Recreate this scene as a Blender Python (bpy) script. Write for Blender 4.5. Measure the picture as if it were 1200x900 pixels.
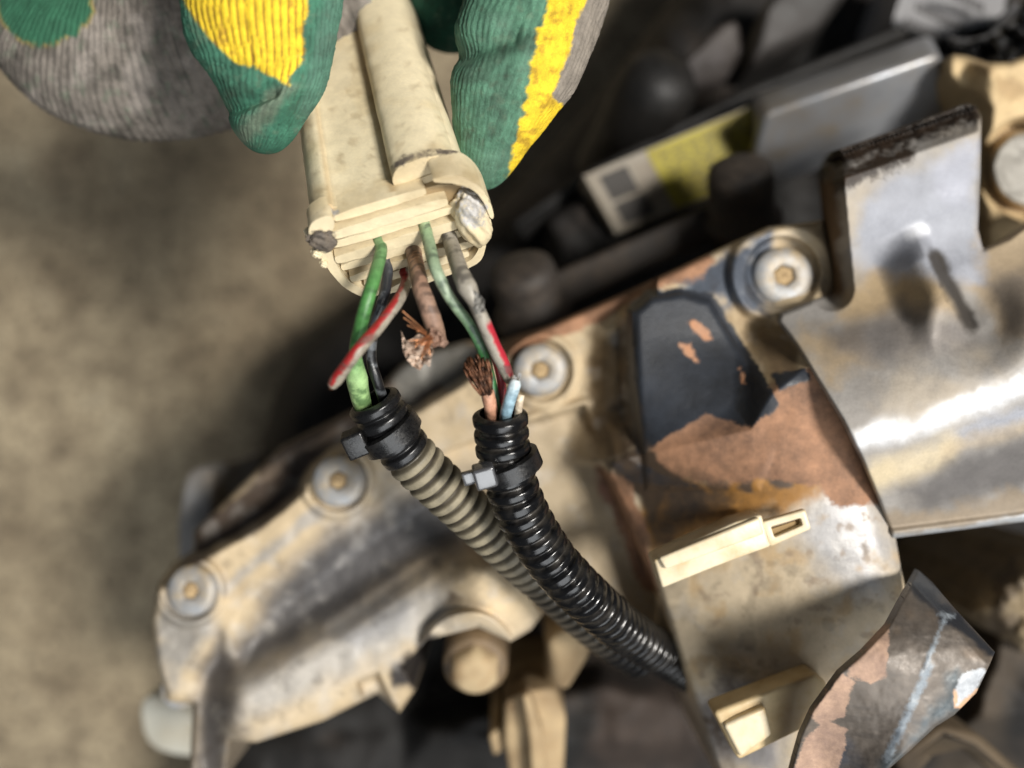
import bpy, math, random
import numpy as np
from mathutils import Vector, Matrix

random.seed(7)
RNG = np.random.default_rng(11)
for o in list(bpy.data.objects):
    bpy.data.objects.remove(o)
scene = bpy.context.scene
COL = scene.collection

# ------------------------------------------------------------------ camera
H = 480.0                     # camera height above the workshop floor, mm
FPX = 1000.0                  # focal length in photo pixels (1200 px wide)
cam_data = bpy.data.cameras.new("camera")
cam_data.sensor_fit = 'HORIZONTAL'
cam_data.sensor_width = 36.0
cam_data.lens = 36.0 * FPX / 1200.0
cam_data.clip_start = 0.01
cam_data.clip_end = 50.0
cam_data.dof.use_dof = True
cam_data.dof.focus_distance = 0.178
cam_data.dof.aperture_fstop = 5.0
cam_data.dof.aperture_blades = 0
cam = bpy.data.objects.new("camera", cam_data)
cam.location = (0, 0, H * .001)
cam.rotation_euler = (0, 0, 0)
COL.objects.link(cam)
scene.camera = cam

# ------------------------------------------------------------------ world and lamps (a workshop, open door behind)
world = bpy.data.worlds.new("World")
scene.world = world
world.use_nodes = True
bgn = world.node_tree.nodes["Background"]
bgn.inputs[0].default_value = (.80, .88, 1.0, 1)
bgn.inputs[1].default_value = .08


def area(name, loc, target, size, power, color, size_y=None):
    d = bpy.data.lights.new(name, 'AREA')
    d.energy = power
    d.color = color
    d.shape = 'RECTANGLE'
    d.size = size
    d.size_y = size_y or size
    o = bpy.data.objects.new(name, d)
    o.location = loc
    o.rotation_euler = (Vector(target) - Vector(loc)).to_track_quat('-Z', 'Y').to_euler()
    COL.objects.link(o)
    return o


area("doorway_light", (.35, -.85, 1.25), (0, 0, .25), 1.1, 11, (.95, .98, 1.0), .9)
area("work_light", (.68, .02, 1.45), (.03, 0, .25), .26, 25, (1.0, .96, .90))

vs = scene.view_settings
vs.view_transform = 'Standard'
vs.look = 'None'
vs.exposure = 0.20
vs.gamma = 1.0
vs.use_curve_mapping = False
scene.cycles.use_denoising = True


# ------------------------------------------------------------------ numeric helpers
def lin(r, g=None, b=None):
    if g is None:
        r, g, b = r
    f = lambda c: (c / 255 / 12.92) if c / 255 <= .04045 else ((c / 255 + .055) / 1.055) ** 2.4
    return np.array([f(r), f(g), f(b)])


def smooth(t):
    t = np.clip(t, 0, 1)
    return t * t * (3 - 2 * t)


def edge(s, w):
    t = np.clip(s / w, 0, 1)
    return np.sqrt(np.maximum(0, 1 - (1 - t) ** 2))


_LAT = RNG.random((256, 256))


def vnoise(x, y, seed=0):
    x = np.asarray(x, float) + seed * 17.31
    y = np.asarray(y, float) + seed * 9.17
    xi = np.floor(x).astype(int)
    yi = np.floor(y).astype(int)
    fx = smooth(x - xi)
    fy = smooth(y - yi)
    a = _LAT[xi % 256, yi % 256]
    b = _LAT[(xi + 1) % 256, yi % 256]
    c = _LAT[xi % 256, (yi + 1) % 256]
    d = _LAT[(xi + 1) % 256, (yi + 1) % 256]
    return (a * (1 - fx) + b * fx) * (1 - fy) + (c * (1 - fx) + d * fx) * fy


def fbm(x, y, scale, seed=0, octv=4):
    """-1..1 fractal noise, scale = size of the largest blobs"""
    v = 0
    amp = 1.0
    tot = 0
    for k in range(octv):
        v = v + amp * (vnoise(x / scale * 2 ** k, y / scale * 2 ** k, seed + k * 3) * 2 - 1)
        tot += amp
        amp *= .55
    return v / tot * 1.6


def sdf(X, Y, pts):
    """signed distance to a polygon, positive inside"""
    pts = np.asarray(pts, float)
    d = np.full(np.shape(X), 1e9)
    inside = np.zeros(np.shape(X), bool)
    n = len(pts)
    for i in range(n):
        ax, ay = pts[i]
        bx, by = pts[(i + 1) % n]
        ex, ey = bx - ax, by - ay
        wx, wy = X - ax, Y - ay
        t = np.clip((wx * ex + wy * ey) / (ex * ex + ey * ey + 1e-9), 0, 1)
        d = np.minimum(d, (wx - t * ex) ** 2 + (wy - t * ey) ** 2)
        if abs(by - ay) > 1e-9:
            c = ((ay > Y) != (by > Y)) & (X < (bx - ax) * (Y - ay) / (by - ay) + ax)
            inside ^= c
    d = np.sqrt(d)
    return np.where(inside, d, -d)


def seg(X, Y, a, b):
    ax, ay = a
    bx, by = b
    ex, ey = bx - ax, by - ay
    t = np.clip(((X - ax) * ex + (Y - ay) * ey) / (ex * ex + ey * ey), 0, 1)
    return np.hypot(X - ax - t * ex, Y - ay - t * ey), t


def chaikin(pts, n=2):
    p = [np.array(q, float) for q in pts]
    for _ in range(n):
        q = []
        for i in range(len(p)):
            a, b = p[i], p[(i + 1) % len(p)]
            q += [a * .75 + b * .25, a * .25 + b * .75]
        p = q
    return [tuple(v) for v in p]


def P(px, py, d):
    """photo pixel + distance along the camera axis (mm) -> world mm"""
    return np.array([(px - 600) * d / FPX, (450 - py) * d / FPX, H - d])


def catmull(pts, n):
    """resample control rows (any dimension) as a smooth curve with n rows"""
    p = np.asarray(pts, float)
    p = np.vstack([2 * p[0] - p[1], p, 2 * p[-1] - p[-2]])
    m = len(p) - 3
    out = []
    for t in np.linspace(0, m - 1e-6, n):
        i = int(t)
        f = t - i
        a, b, c, d = p[i], p[i + 1], p[i + 2], p[i + 3]
        out.append(.5 * (2 * b + (c - a) * f + (2 * a - 5 * b + 4 * c - d) * f * f + (3 * b - a - 3 * c + d) * f ** 3))
    return np.array(out)


# ------------------------------------------------------------------ object helpers
def mesh_from(name, V, F, col=None, rgh=None, attrs=None, uv=None, smooth_shade=True):
    """V in world mm"""
    me = bpy.data.meshes.new(name)
    V = np.asarray(V, float)
    me.from_pydata((V * .001).tolist(), [], F if isinstance(F, list) else F.tolist())
    if col is not None:
        c = np.ones((len(V), 4))
        cc = np.asarray(col, float)
        c[:, :cc.shape[1]] = cc
        if cc.shape[1] < 4:
            c[:, 3] = 0.0
        a = me.color_attributes.new('col', 'FLOAT_COLOR', 'POINT')
        a.data.foreach_set('color', c.astype(np.float32).ravel())
        met = me.attributes.new('met', 'FLOAT', 'POINT')
        met.data.foreach_set('value', c[:, 3].astype(np.float32))
    if rgh is not None:
        a = me.attributes.new('rgh', 'FLOAT', 'POINT')
        a.data.foreach_set('value', np.asarray(rgh, np.float32).ravel())
    for k, v in (attrs or {}).items():
        a = me.attributes.new(k, 'FLOAT', 'POINT')
        a.data.foreach_set('value', np.asarray(v, np.float32).ravel())
    if smooth_shade:
        me.polygons.foreach_set('use_smooth', np.ones(len(me.polygons), bool))
    me.update()
    return me


def put(name, me, mat, parent=None):
    """links a mesh whose vertices are in world space; its origin moves to its own base (or its parent's)"""
    if me.materials:
        me.materials[0] = mat
    else:
        me.materials.append(mat)
    o = bpy.data.objects.new(name, me)
    COL.objects.link(o)
    n = len(me.vertices)
    co = np.empty(n * 3, np.float32)
    me.vertices.foreach_get('co', co)
    co = co.reshape(-1, 3)
    lo, hi = co.min(0), co.max(0)
    org = np.array([(lo[0] + hi[0]) / 2, (lo[1] + hi[1]) / 2, lo[2]])
    co = co - org
    me.vertices.foreach_set('co', co.astype(np.float32).ravel())
    me.update()
    if parent is not None:
        org_p = np.array(ABS[parent.name])
        o.location = org - org_p
        o.parent = parent
    else:
        o.location = org
    ABS[o.name] = org
    return o


ABS = {}


def thing(name, label, cat, base, group=None):
    o = bpy.data.objects.new(name, None)
    o.empty_display_size = .01
    o.location = np.asarray(base) * .001
    COL.objects.link(o)
    ABS[o.name] = np.asarray(base) * .001
    tag(o, label, cat, group)
    return o


def tag(o, label=None, cat=None, group=None, kind=None):
    if label:
        o['label'] = label
    if cat:
        o['category'] = cat
    if group:
        o['group'] = group
    if kind:
        o['kind'] = kind
    return o


def relief(poly, step, depthfn, skirt=20., colfn=None, pad=6, draft=0.):
    """a casting seen from above: outline in photo pixels, depth per point, straight walls down its rim.
    returns a mesh; colfn(PX,PY,D) -> (rgb+metal, roughness, attrs)"""
    poly = np.asarray(poly, float)
    x0, y0 = poly.min(0) - pad
    x1, y1 = poly.max(0) + pad
    gx = np.arange(x0, x1 + step, step)
    gy = np.arange(y0, y1 + step, step)
    PX, PY = np.meshgrid(gx, gy)
    s = sdf(PX, PY, poly)
    nr, nc = s.shape
    cell = (s[:-1, :-1] > 0) | (s[1:, :-1] > 0) | (s[:-1, 1:] > 0) | (s[1:, 1:] > 0)
    # snap outer vertices on the outline
    e = .5
    gxx = (sdf(PX + e, PY, poly) - sdf(PX - e, PY, poly)) / (2 * e)
    gyy = (sdf(PX, PY + e, poly) - sdf(PX, PY - e, poly)) / (2 * e)
    out = s < 0
    PX = np.where(out, PX - s * gxx, PX)
    PY = np.where(out, PY - s * gyy, PY)
    S = np.maximum(s, 0)
    D = depthfn(PX, PY, S)
    idx = np.arange(nr * nc).reshape(nr, nc)
    ii, jj = np.nonzero(cell)
    F = np.stack([idx[ii, jj], idx[ii + 1, jj], idx[ii + 1, jj + 1], idx[ii, jj + 1]], 1)
    used = np.unique(F)
    remap = -np.ones(nr * nc, int)
    remap[used] = np.arange(len(used))
    F = remap[F]
    px, py, dd = PX.ravel()[used], PY.ravel()[used], D.ravel()[used]
    V = np.stack([(px - 600) * dd / FPX, (450 - py) * dd / FPX, H - dd], 1)
    # rim
    E = np.concatenate([F[:, [0, 1]], F[:, [1, 2]], F[:, [2, 3]], F[:, [3, 0]]])
    key = {}
    for a, b in E.tolist():
        k = (a, b) if a < b else (b, a)
        if k in key:
            key[k] = None
        else:
            key[k] = (a, b)
    rim = [v for v in key.values() if v]
    ring = sorted({i for ab in rim for i in ab})
    nv = len(V)
    low = {v: nv + i for i, v in enumerate(ring)}
    VL = V[ring].copy()
    VL[:, 2] = np.maximum(VL[:, 2] - skirt, 0.0)
    if draft:        # cast walls lean outwards
        g = (H - VL[:, 2]) / dd[ring]
        VL[:, 0] *= 1 + (g - 1) * draft
        VL[:, 1] *= 1 + (g - 1) * draft
    extra = [[b, a, low[a], low[b]] for a, b in rim]
    V = np.vstack([V, VL])
    allF = F.tolist() + extra
    PXv = np.concatenate([px, px[ring]])
    PYv = np.concatenate([py, py[ring]])
    DV = np.concatenate([dd, dd[ring]])
    col = rg = at = None
    if colfn:
        col, rg, at = colfn(PXv, PYv, DV)
    me = mesh_from('relief', V, allF, col, rg, at)
    return me


def frames(C):
    T = np.gradient(C, axis=0)
    T /= np.linalg.norm(T, axis=1, keepdims=True) + 1e-12
    n = np.array([0, 0, 1.0])
    n = n - T[0] * n.dot(T[0])
    if np.linalg.norm(n) < .15:
        n = np.array([0, 1.0, 0]) - T[0] * T[0][1]
    n /= np.linalg.norm(n)
    N = [n]
    for i in range(1, len(C)):
        n = N[-1] - T[i] * N[-1].dot(T[i])
        n /= np.linalg.norm(n)
        z = np.array([0, 0, 1.0]) - T[i] * T[i][2]
        if np.linalg.norm(z) > .4:
            z /= np.linalg.norm(z)
            n = n * .7 + z * .3
            n /= np.linalg.norm(n)
        N.append(n)
    N = np.array(N)
    B = np.cross(T, N)
    return T, N, B


def sweep(C, rad, nseg=24, flat=1.0, caps=True, closed_tip=False, rfun=None, colfn=None, rghfn=None):
    """C centres in mm (n,3); rad (n,) ; N is the camera-facing side, flat squeezes along N.
    colfn(t, ang, V) -> rgb(a); t is the ring number array"""
    C = np.asarray(C, float)
    n = len(C)
    rad = np.broadcast_to(np.asarray(rad, float), (n,))
    T, N, B = frames(C)
    ang = np.linspace(0, 2 * math.pi, nseg, endpoint=False)
    A, I = np.meshgrid(ang, np.arange(n))
    R = rad[I]
    if rfun is not None:
        R = R * rfun(I / (n - 1), A) if True else R
    V = C[I] + (np.cos(A) * R * flat)[..., None] * N[I] + (np.sin(A) * R)[..., None] * B[I]
    V = V.reshape(-1, 3)
    F = []
    for i in range(n - 1):
        for j in range(nseg):
            k = (j + 1) % nseg
            F.append([i * nseg + j, i * nseg + k, (i + 1) * nseg + k, (i + 1) * nseg + j])
    tt = (I / (n - 1)).ravel()
    aa = A.ravel()
    if caps:
        V = np.vstack([V, C[0], C[-1]])
        a, b = len(V) - 2, len(V) - 1
        for j in range(nseg):
            k = (j + 1) % nseg
            F.append([a, k, j])
            F.append([b, (n - 1) * nseg + j, (n - 1) * nseg + k])
        tt = np.concatenate([tt, [0, 1]])
        aa = np.concatenate([aa, [0, 0]])
    col = colfn(tt, aa, V) if colfn else None
    return V, F, col, tt, aa


def join(parts):
    """[(V,F,col)] -> one"""
    V, F, Cc = [], [], []
    n = 0
    for v, f, c in parts:
        V.append(np.asarray(v))
        F += [[i + n for i in q] for q in f]
        if c is not None:
            Cc.append(np.asarray(c))
        n += len(v)
    return np.vstack(V), F, (np.vstack(Cc) if Cc else None)


def prism(pts, h, bevel=0., seg_=3):
    """pts [(px,py,d)] polygon seen from above, walls straight down by h mm"""
    top = np.array([P(*p) for p in pts])
    bot = top.copy()
    bot[:, 2] = np.maximum(bot[:, 2] - h, .2)
    n = len(top)
    V = np.vstack([top, bot])
    # counter-clockwise from above
    ar = sum(top[i][0] * top[(i + 1) % n][1] - top[(i + 1) % n][0] * top[i][1] for i in range(n))
    F = [list(range(n)), list(range(2 * n - 1, n - 1, -1))]
    for i in range(n):
        k = (i + 1) % n
        F.append([k, i, n + i, n + k])
    if ar < 0:
        F = [f[::-1] for f in F]
    return solid(V, F, bevel, seg_)


def solid(V, F, bevel=0., seg_=3):
    import bmesh
    me = bpy.data.meshes.new('solid')
    me.from_pydata((np.asarray(V) * .001).tolist(), [], [list(f) for f in F])
    if bevel:
        bm = bmesh.new()
        bm.from_mesh(me)
        bmesh.ops.bevel(bm, geom=list(bm.edges), offset=bevel * .001, segments=seg_, profile=.5, affect='EDGES', clamp_overlap=True)
        bm.to_mesh(me)
        bm.free()
        me.polygons.foreach_set('use_smooth', np.ones(len(me.polygons), bool))
        try:
            me.set_sharp_from_angle(angle=math.radians(40))
        except Exception:
            pass
    me.update()
    return me


def boxmesh(c, ax, size, bevel, seg_=3):
    """box centred c (mm), axes rows ax, full sizes"""
    ax = np.asarray(ax, float)
    V = []
    for i in (-1, 1):
        for j in (-1, 1):
            for k in (-1, 1):
                V.append(np.asarray(c) + ax[0] * i * size[0] / 2 + ax[1] * j * size[1] / 2 + ax[2] * k * size[2] / 2)
    F = [[0, 1, 3, 2], [4, 6, 7, 5], [0, 4, 5, 1], [2, 3, 7, 6], [0, 2, 6, 4], [1, 5, 7, 3]]
    if np.dot(np.cross(ax[0], ax[1]), ax[2]) < 0:
        F = [f[::-1] for f in F]
    return solid(np.array(V), F, bevel, seg_)


# ------------------------------------------------------------------ materials
def nodes(name):
    m = bpy.data.materials.new(name)
    m.use_nodes = True
    nt = m.node_tree
    b = nt.nodes['Principled BSDF']
    return m, nt, b


class NB:
    def __init__(s, nt):
        s.nt = nt

    def n(s, t, **kw):
        x = s.nt.nodes.new(t)
        for k, v in kw.items():
            setattr(x, k, v)
        return x

    def l(s, a, b):
        s.nt.links.new(a, b)

    def noise(s, scale, detail=4, rough=.6, vec=None, dist=0.):
        x = s.n('ShaderNodeTexNoise')
        x.inputs['Scale'].default_value = scale
        x.inputs['Detail'].default_value = detail
        x.inputs['Roughness'].default_value = rough
        x.inputs['Distortion'].default_value = dist
        s.l(vec if vec is not None else s.pos(), x.inputs['Vector'])
        return x.outputs['Fac']

    def pos(s):
        if not hasattr(s, '_p'):
            s._p = s.n('ShaderNodeTexCoord').outputs['Object']
        return s._p

    def attr(s, name, out='Fac'):
        x = s.n('ShaderNodeAttribute', attribute_name=name)
        return x.outputs[out]

    def math(s, op, a, b=None, c=None):
        x = s.n('ShaderNodeMath', operation=op)
        for i, v in enumerate((a, b, c)):
            if v is None:
                continue
            if isinstance(v, (int, float)):
                x.inputs[i].default_value = v
            else:
                s.l(v, x.inputs[i])
        return x.outputs[0]

    def rng(s, v, a, b, c, d):
        x = s.n('ShaderNodeMapRange')
        for i, q in zip((1, 2, 3, 4), (a, b, c, d)):
            x.inputs[i].default_value = q
        s.l(v, x.inputs[0])
        return x.outputs[0]

    def mix(s, f, a, b, blend='MIX'):
        x = s.n('ShaderNodeMix', data_type='RGBA', blend_type=blend)
        for i, v in ((0, f), (6, a), (7, b)):
            if isinstance(v, (int, float)):
                x.inputs[i].default_value = v
            elif isinstance(v, (tuple, list, np.ndarray)):
                x.inputs[i].default_value = tuple(v)[:3] + (1,)
            else:
                s.l(v, x.inputs[i])
        return x.outputs[2]

    def grey(s, v):
        x = s.n('ShaderNodeCombineColor')
        for i in range(3):
            s.l(v, x.inputs[i])
        return x.outputs[0]

    def bump(s, h, strength, dist, b, normal=None):
        x = s.n('ShaderNodeBump')
        x.inputs['Strength'].default_value = strength
        x.inputs['Distance'].default_value = dist
        s.l(h, x.inputs['Height'])
        if normal is not None:
            s.l(normal, x.inputs['Normal'])
        s.l(x.outputs[0], b.inputs['Normal'])
        return x.outputs[0]


def mat_painted(name, mott=.25, fine=900, bump=.25, bdist=.0004, overlays=(), spec=.5, coarse=120, coat=0):
    """vertex-coloured surface (col rgb, alpha = metal; rgh) with grain, relief and ragged overlays
    overlays: (attribute, colour, noise scale, amplitude, softness, roughness, second colour)"""
    m, nt, b = nodes(name)
    k = NB(nt)
    col = k.attr('col', 'Color')
    met = k.attr('met')
    rg = k.attr('rgh')
    n1 = k.noise(fine, 6, .7)
    n2 = k.noise(coarse, 5, .65)
    f = k.math('ADD', k.rng(n1, .25, .75, 1 - mott * .6, 1 + mott * .6), k.rng(n2, .25, .75, -mott, mott))
    col = k.mix(1.0, col, k.grey(f), 'MULTIPLY')
    rough = k.math('ADD', rg, k.rng(n1, .3, .7, -.10, .10))
    hgt = k.math('ADD', n1, k.math('MULTIPLY', n2, 1.2))
    for (an, c1, sc, amp, soft, ro, c2) in overlays:
        a = k.attr(an)
        nz = k.noise(sc, 7, .72, dist=.3)
        v = k.math('ADD', a, k.rng(nz, .2, .8, -amp, amp))
        fac = k.rng(v, -soft, soft, 0, 1)
        nz2 = k.noise(sc * .3, 6, .75)
        cc = k.mix(k.rng(nz2, .35, .65, 0, 1), c1, c2)
        cc = k.mix(1.0, cc, k.grey(f), 'MULTIPLY')
        col = k.mix(fac, col, cc)
        x = k.n('ShaderNodeMix', data_type='FLOAT')
        k.l(fac, x.inputs[0]); k.l(rough, x.inputs[2]); x.inputs[3].default_value = ro
        rough = x.outputs[0]
        inv = k.math('SUBTRACT', 1.0, fac)
        met = k.math('MULTIPLY', met, inv)
        hgt = k.math('ADD', hgt, k.math('MULTIPLY', fac, .35))
    k.l(col, b.inputs['Base Color'])
    k.l(met, b.inputs['Metallic'])
    k.l(rough, b.inputs['Roughness'])
    b.inputs['Specular IOR Level'].default_value = spec
    if coat:
        b.inputs['Coat Weight'].default_value = coat
    if bump:
        k.bump(hgt, bump, bdist, b)
    return m


def mat_plain(name, rgb, rough=.5, metal=0., mott=.2, scale=300, bump=.2, bdist=.0003, rgb2=None, thr=(.4, .65), spec=.5, coat=0., sub=0.):
    m, nt, b = nodes(name)
    k = NB(nt)
    n1 = k.noise(scale, 6, .65)
    n2 = k.noise(scale * .25, 5, .65)
    c = rgb if rgb2 is None else k.mix(k.rng(n2, thr[0], thr[1], 0, 1), rgb, rgb2)
    f = k.rng(n1, .25, .75, 1 - mott, 1 + mott)
    c = k.mix(1.0, c, k.grey(f), 'MULTIPLY')
    k.l(c, b.inputs['Base Color'])
    b.inputs['Metallic'].default_value = metal
    k.l(k.rng(n1, .25, .75, max(.03, rough - .1), min(1, rough + .1)), b.inputs['Roughness'])
    b.inputs['Specular IOR Level'].default_value = spec
    if coat:
        b.inputs['Coat Weight'].default_value = coat
        b.inputs['Coat Roughness'].default_value = .1
    if sub:
        b.inputs['Subsurface Weight'].default_value = sub
        b.inputs['Subsurface Radius'].default_value = (.004, .003, .0015)
        b.inputs['Subsurface Scale'].default_value = .5
    if bump:
        k.bump(k.math('ADD', n1, n2), bump, bdist, b)
    return m


TAN = lin(184, 165, 134)
TAN2 = lin(158, 138, 108)
BROWN = lin(92, 72, 52)
GREYM = lin(150, 148, 145)
DGREY = lin(78, 76, 76)
BLACK = lin(20, 19, 19)
BLUEG = lin(52, 60, 72)
RUST = lin(172, 120, 84)

M_CAST = mat_painted('dusty cast aluminium', overlays=(
    ('rust', lin(164, 122, 92), 230, 9, 3.0, .75, lin(100, 74, 57)),
    ('paint_shade', lin(42, 46, 53), 260, 5, 1.6, .42, lin(28, 30, 34)),
    ('chip', lin(168, 130, 104), 500, 7, 1.5, .7, RUST),
    ('grime_shade', lin(84, 66, 46), 170, 30, 20, .6, lin(48, 40, 34))), mott=.16, fine=1400, coarse=150, bump=.22)
M_CAST2 = mat_painted('worn cast aluminium', overlays=(
    ('grime_shade', lin(58, 46, 36), 330, 14, 6, .5, lin(24, 20, 17)),), spec=.3, mott=.14, fine=1600, coarse=200, bump=.10)
M_DARK = mat_painted('greasy dark casting', mott=.4, fine=700, coarse=120, bump=.4)
M_STEEL = mat_plain('zinc bolt steel', lin(160, 162, 164), .55, .3, .22, 420, .35, .0005, lin(156, 138, 108), (.40, .64))
M_DUSTPLUG = mat_plain('packed tan dust', lin(186, 160, 120), .95, 0, .3, 900, .5, .0006, lin(130, 108, 78))
M_BLACKPL = mat_plain('black plastic', lin(16, 16, 17), .30, 0, .25, 1500, .25, .0002, lin(30, 29, 28))
M_BLACKGL = mat_plain('glossy black plastic', lin(10, 10, 11), .20, 0, .3, 1800, .22, .00015)
M_CREAM = mat_plain('cream nylon', lin(208, 194, 164), .42, 0, .16, 500, .25, .0003, lin(176, 152, 110), (.44, .66), sub=.05)


# ------------------------------------------------------------------ floor
def floor():
    m, nt, b = nodes('stained concrete')
    k = NB(nt)
    big = k.noise(7, 6, .62)
    mid = k.noise(34, 6, .66)
    fine = k.noise(190, 6, .7)
    c = k.mix(k.rng(big, .38, .62, 0, 1), lin(178, 163, 135), lin(146, 131, 106))
    c = k.mix(k.rng(mid, .45, .66, 0, .75), c, lin(104, 91, 73))
    c = k.mix(k.rng(mid, .28, .42, .6, 0), c, lin(190, 178, 154))
    c = k.mix(k.rng(fine, .50, .64, 0, .85), c, lin(62, 52, 40))
    c = k.mix(k.rng(fine, .30, .42, .5, 0), c, lin(196, 180, 146))
    k.l(c, b.inputs['Base Color'])
    b.inputs['Roughness'].default_value = .85
    k.bump(k.math('ADD', mid, fine), .5, .003, b)
    n = 40
    g = np.linspace(-1500, 1500, n)
    X, Y = np.meshgrid(g, g)
    V = np.stack([X.ravel(), Y.ravel(), np.zeros(n * n)], 1)
    F = [[i * n + j, i * n + j + 1, (i + 1) * n + j + 1, (i + 1) * n + j] for i in range(n - 1) for j in range(n - 1)]
    o = put('floor', mesh_from('floor', V, F), m)
    tag(o, 'stained tan concrete workshop floor', None, None, 'structure')


floor()


# ------------------------------------------------------------------ paint helpers
class Paint:
    def __init__(s, PX, PY, base, met=0., rgh=.7):
        s.X, s.Y = PX, PY
        s.c = np.zeros((len(PX), 4))
        s.c[:, :3] = base
        s.c[:, 3] = met
        s.r = np.full(len(PX), rgh)
        s.wx = fbm(PX, PY, 70, 5) * 10
        s.wy = fbm(PX, PY, 70, 9) * 10
        s.n = fbm(PX, PY, 26, 21)

    def poly(s, pts, rgb, soft=20, met=None, rgh=None, amt=1., rag=10):
        v = sdf(s.X + s.wx, s.Y + s.wy, pts)
        f = smooth((v + s.n * rag) / soft + .5) * amt
        s.apply(f, rgb, met, rgh)

    def line(s, a, b, w, rgb, soft=20, met=None, rgh=None, amt=1., rag=6):
        d, t = seg(s.X + s.wx * .4, s.Y + s.wy * .4, a, b)
        f = smooth((w - d + s.n * rag) / soft + .5) * amt
        s.apply(f, rgb, met, rgh)

    def noise(s, scale, seed, lo, hi, rgb, met=None, rgh=None, amt=1.):
        f = smooth((fbm(s.X, s.Y, scale, seed) - lo) / (hi - lo)) * amt
        s.apply(f, rgb, met, rgh)

    def apply(s, f, rgb, met=None, rgh=None):
        s.c[:, :3] = s.c[:, :3] * (1 - f[:, None]) + np.asarray(rgb)[None] * f[:, None]
        if met is not None:
            s.c[:, 3] = s.c[:, 3] * (1 - f) + met * f
        if rgh is not None:
            s.r = s.r * (1 - f) + rgh * f


# ------------------------------------------------------------------ dark lower block of the machine
def lower_block():
    poly = chaikin([(150, 1500), (228, 960), (236, 800), (262, 660), (300, 540), (330, 430), (400, 372), (470, 330), (560, 262), (640, 180), (720, 90),
                    (815, -40), (900, -160), (1900, -500), (1900, 1500)], 1)

    def dep(X, Y, S):
        d = 335 + 10 * fbm(X, Y, 120, 3) + 60 * (1 - edge(S, 60))
        v = sdf(X, Y, [(470, 905), (470, 830), (700, 770), (840, 800), (860, 905)])
        d = d - 25 * smooth(v / 40)
        v = sdf(X, Y, [(1060, 905), (1120, 700), (1160, 640), (1300, 640), (1300, 905)])
        d = d - 70 * smooth(v / 70)
        v = sdf(X, Y, [(610, 250), (690, 200), (905, 90), (1060, 20), (1120, 200), (960, 300), (660, 380)])
        d = d - 35 * smooth(v / 30)
        return d

    def colf(X, Y, D):
        p = Paint(X, Y, lin(20, 18, 16), 0, .8)
        p.noise(90, 31, .1, .6, lin(42, 35, 29))
        p.noise(40, 33, .2, .6, lin(26, 23, 21))
        p.poly([(1095, 910), (1130, 690), (1190, 650), (1300, 650), (1300, 760), (1190, 780), (1170, 910)], lin(66, 56, 44), 40, amt=.8)
        p.poly([(700, 905), (690, 800), (800, 790), (850, 905)], lin(48, 38, 31), 30)
        return p.c, p.r, None
    o = put('engine_block', relief(poly, 6, dep, 480, colf), M_DARK)
    tag(o, 'greasy dark engine block standing on the concrete under the dusty cover', 'engine')
    return o


lower_block()

# ------------------------------------------------------------------ main dusty housing
BOLT_DEF = []


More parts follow.
